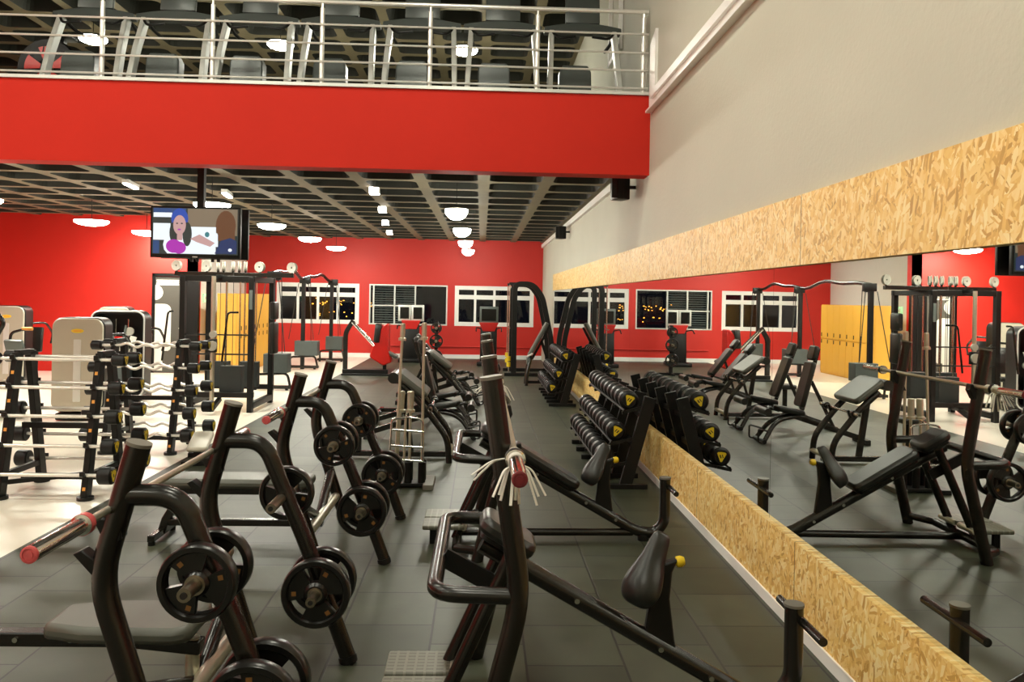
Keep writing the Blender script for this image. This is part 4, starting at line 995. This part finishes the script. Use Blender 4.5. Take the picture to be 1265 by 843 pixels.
# ================================================================== SILVER SELECTORISED MACHINES (left)
def make_sel(label, loc, rz, w=.66, h=1.3, open_=False):
    t = thing('weight_machine', label, 'exercise machine', loc, rz, 'silver weight machines before the red wall')
    poly = rrect(w, h, .13, 6)
    fr_ = MB().prism(poly, (0, 0, .12 + h / 2), (1, 0, 0), (0, 0, 1), (0, 1, 0), .34)
    if not open_:
        fr_.build('stack_housing', 'satin', t, bev=.02)
        pn = MB().prism(rrect(w - .02, h - .02, .13, 6), (0, -.04, .12 + h / 2), (1, 0, 0), (0, 0, 1), (0, 1, 0), .045).build('front_panel', 'silver', t, bev=.015)
        MB().prism(rrect(.1, h * .66, .012, 2), (0, -.046, .12 + h * .44), (1, 0, 0), (0, 0, 1), (0, 1, 0), .007).build('slot_cover', 'lightgrey', pn, bev=.003)
        MB().prism(blob(0, 0, .085, .03, 20), (0, -.046, .12 + h * .86), (1, 0, 0), (0, 0, 1), (0, 1, 0), .007).build('yellow_oval', 'yellow', pn, smooth=False)
        MB().box((0, -.047, .12 + h * .86), (.11, .004, .014)).build('oval_lettering', 'sticker', pn, smooth=False)
        MB().box((0, -.043, .17), (.06, .006, .014)).build('maker_plate', 'white_pl', pn, smooth=False)
    else:
        fr_.b.free(); fr_.b = bmesh.new()
        pts = [(a, .0, .12 + h / 2 + c) for a, c in poly]
        fr_.sweep(pts, [(.03, -.17), (.03, .17), (-.03, .17), (-.03, -.17)], closed=True, up=(1, 0, 0)); fr_.build('stack_housing', 'satin', t)
        pts = [(a * 1.03, -.17, .12 + h / 2 + c * 1.02) for a, c in poly]
        MB().tube(pts, .014, 8, closed=True).build('edge_trim', 'lightgrey', t)
        MB().box((0, .17, .12 + h / 2), (w - .06, .02, h - .06)).build('back_panel', 'rubberblk', t, smooth=False)
        MB().box((.0, .05, .4), (.3, .14, .5)).build('weight_stack', 'stack', t, bev=.004)
        for s in (-1, 1): MB().cyl((s * .1, .05, .6), (s * .1, .05, h), .012, 8).build('guide_rod', 'chrome', t)
        for x, z, r in ((-.17, 1.12, .06), (.15, 1.18, .07), (.02, .9, .05), (.2, .85, .06)): MB().lathe([(0, -.02), (r, -.02), (r, .02), (0, .02)], (x, -.05, z), (0, 1, 0), 16).build('pulley', 'pulley', t)
        MB().box((-.02, -.06, 1.05), (.12, .03, .09)).build('red_label', 'redpl', t, smooth=False)
        MB().box((.2, -.08, 1.02), (.1, .02, .16), RY(.3)).build('white_label', 'white_pl', t, smooth=False)
        MB().tube([(-.2, -.06, 1.25), (-.05, -.06, 1.0), (-.18, -.06, .8)], .02, 8).build('lever', 'greyp', t)
        MB().tube([(.1, -.07, 1.28), (.05, -.07, 1.0), (.22, -.07, .95)], .02, 8).build('lever', 'greyp', t)
    MB().box((0, .3, .06), (w * .8, .7, .1), bev=.02).build('base', 'satin', t)
    MB().bar([(0, .3, .06), (0, 1.2, .06)], .1, .08).build('base_beam', 'satin', t, bev=.005)
    MB().bar([(0, .95, .06), (0, .95, .5)], .08, .08, up=(0, 1, 0)).build('seat_post', 'satin', t)
    MB().prism(rrect(.36, .34, .07), (0, .95, .48), (1, 0, 0), (0, 1, 0), (0, 0, 1), .08).build('seat', 'vinyl', t, bev=.02)
    MB().box((0, 1.16, .85), (.3, .08, .5), RX(-.15), bev=.03).build('back_pad', 'vinyl', t)
    MB().bar([(0, 1.2, .06), (0, 1.24, .9)], .06, .06, up=(0, 1, 0)).build('back_post', 'satin', t)
    for s in (-1, 1): MB().tube(fil([(s * .2, .3, 1.2), (s * .46, .5, 1.22), (s * .48, .8, 1.0), (s * .42, .85, .8)], .1), .02, 10).build('press_arm', 'black', t)
    return t
make_sel('large silver weight machine with yellow oval, behind the left barbell rack', (-5.70, 11.7, 0), .1, .7, 1.34)
make_sel('silver weight machine with yellow oval at the far left, before the red wall', (-8.75, 15.3, 0), .1, .62, 1.42)
make_sel('open backed black weight machine beside the large silver one', (-5.98, 13.7, 0), .1, .8, 1.38, True)
make_sel('silver weight machine mostly hidden behind the open backed one', (-7.3, 16.4, 0), .1, .62, 1.42)
pm = thing('pull_machine', 'black pull machine with a bent handle at the left picture edge', 'exercise machine', (-6.95, 11.9, 0))
MB().tube(fil([(-.5, 0, 1.62), (-.12, 0, 1.64), (.1, 0, 1.36), (-.03, 0, 1.12), (-.03, 0, .1)], .07), .035, 12).build('bent_handle', 'black', pm)
MB().bar([(-.6, 0, .05), (.4, 0, .05)], .1, .1).build('base_beam', 'satin', pm, bev=.005)
MB().box((-.3, .05, .55), (.4, .3, .9), bev=.05).build('stack_housing', 'satin', pm)
MB().box((.28, -.05, 1.03), (.26, .06, .2), RX(.4), bev=.02).build('chest_pad', 'greyp', pm)
MB().bar([(.28, -.03, .96), (.28, .0, .05)], .05, .05, up=(1, 0, 0)).build('pad_post', 'satin', pm)
MB().tube(fil([(.16, 0, .9), (.2, 0, 1.22), (.42, 0, 1.28)], .06), .02, 10).build('side_lever', 'black', pm)
MB().cyl((.36, 0, 1.28), (.5, 0, 1.28), .026, 12).build('grip', 'sticker', pm)

#CAMERA
F_ = 1000.; PSI = math.atan(37.5 / F_); RO = .019
cd = bpy.data.cameras.new('camera'); cam = bpy.data.objects.new('camera', cd); COL.objects.link(cam)
cam.location = (0, 0, 1.85)
cam.rotation_euler = (Matrix.Rotation(-PSI, 3, 'Z') @ Matrix.Rotation(PI / 2, 3, 'X') @ Matrix.Rotation(RO, 3, 'Z')).to_euler()
cd.sensor_width = 36; cd.lens = F_ / 1265 * 36; cd.shift_y = -(421.5 - (368 + RO * 37.5)) / 1265; cd.clip_start = .05; cd.clip_end = 400
SC.camera = cam
w = bpy.data.worlds.new('night'); SC.world = w; w.use_nodes = True
w.node_tree.nodes['Background'].inputs[0].default_value = (.012, .013, .02, 1); w.node_tree.nodes['Background'].inputs[1].default_value = .4
SC.view_settings.view_transform = 'Standard'; SC.view_settings.look = 'None'; SC.view_settings.gamma = 1; SC.view_settings.use_curve_mapping = False
SC.view_settings.exposure = 0.
SC.cycles.sample_clamp_indirect = 6; SC.cycles.use_denoising = True; SC.cycles.max_bounces = 8; SC.cycles.caustics_reflective = False; SC.cycles.caustics_refractive = False
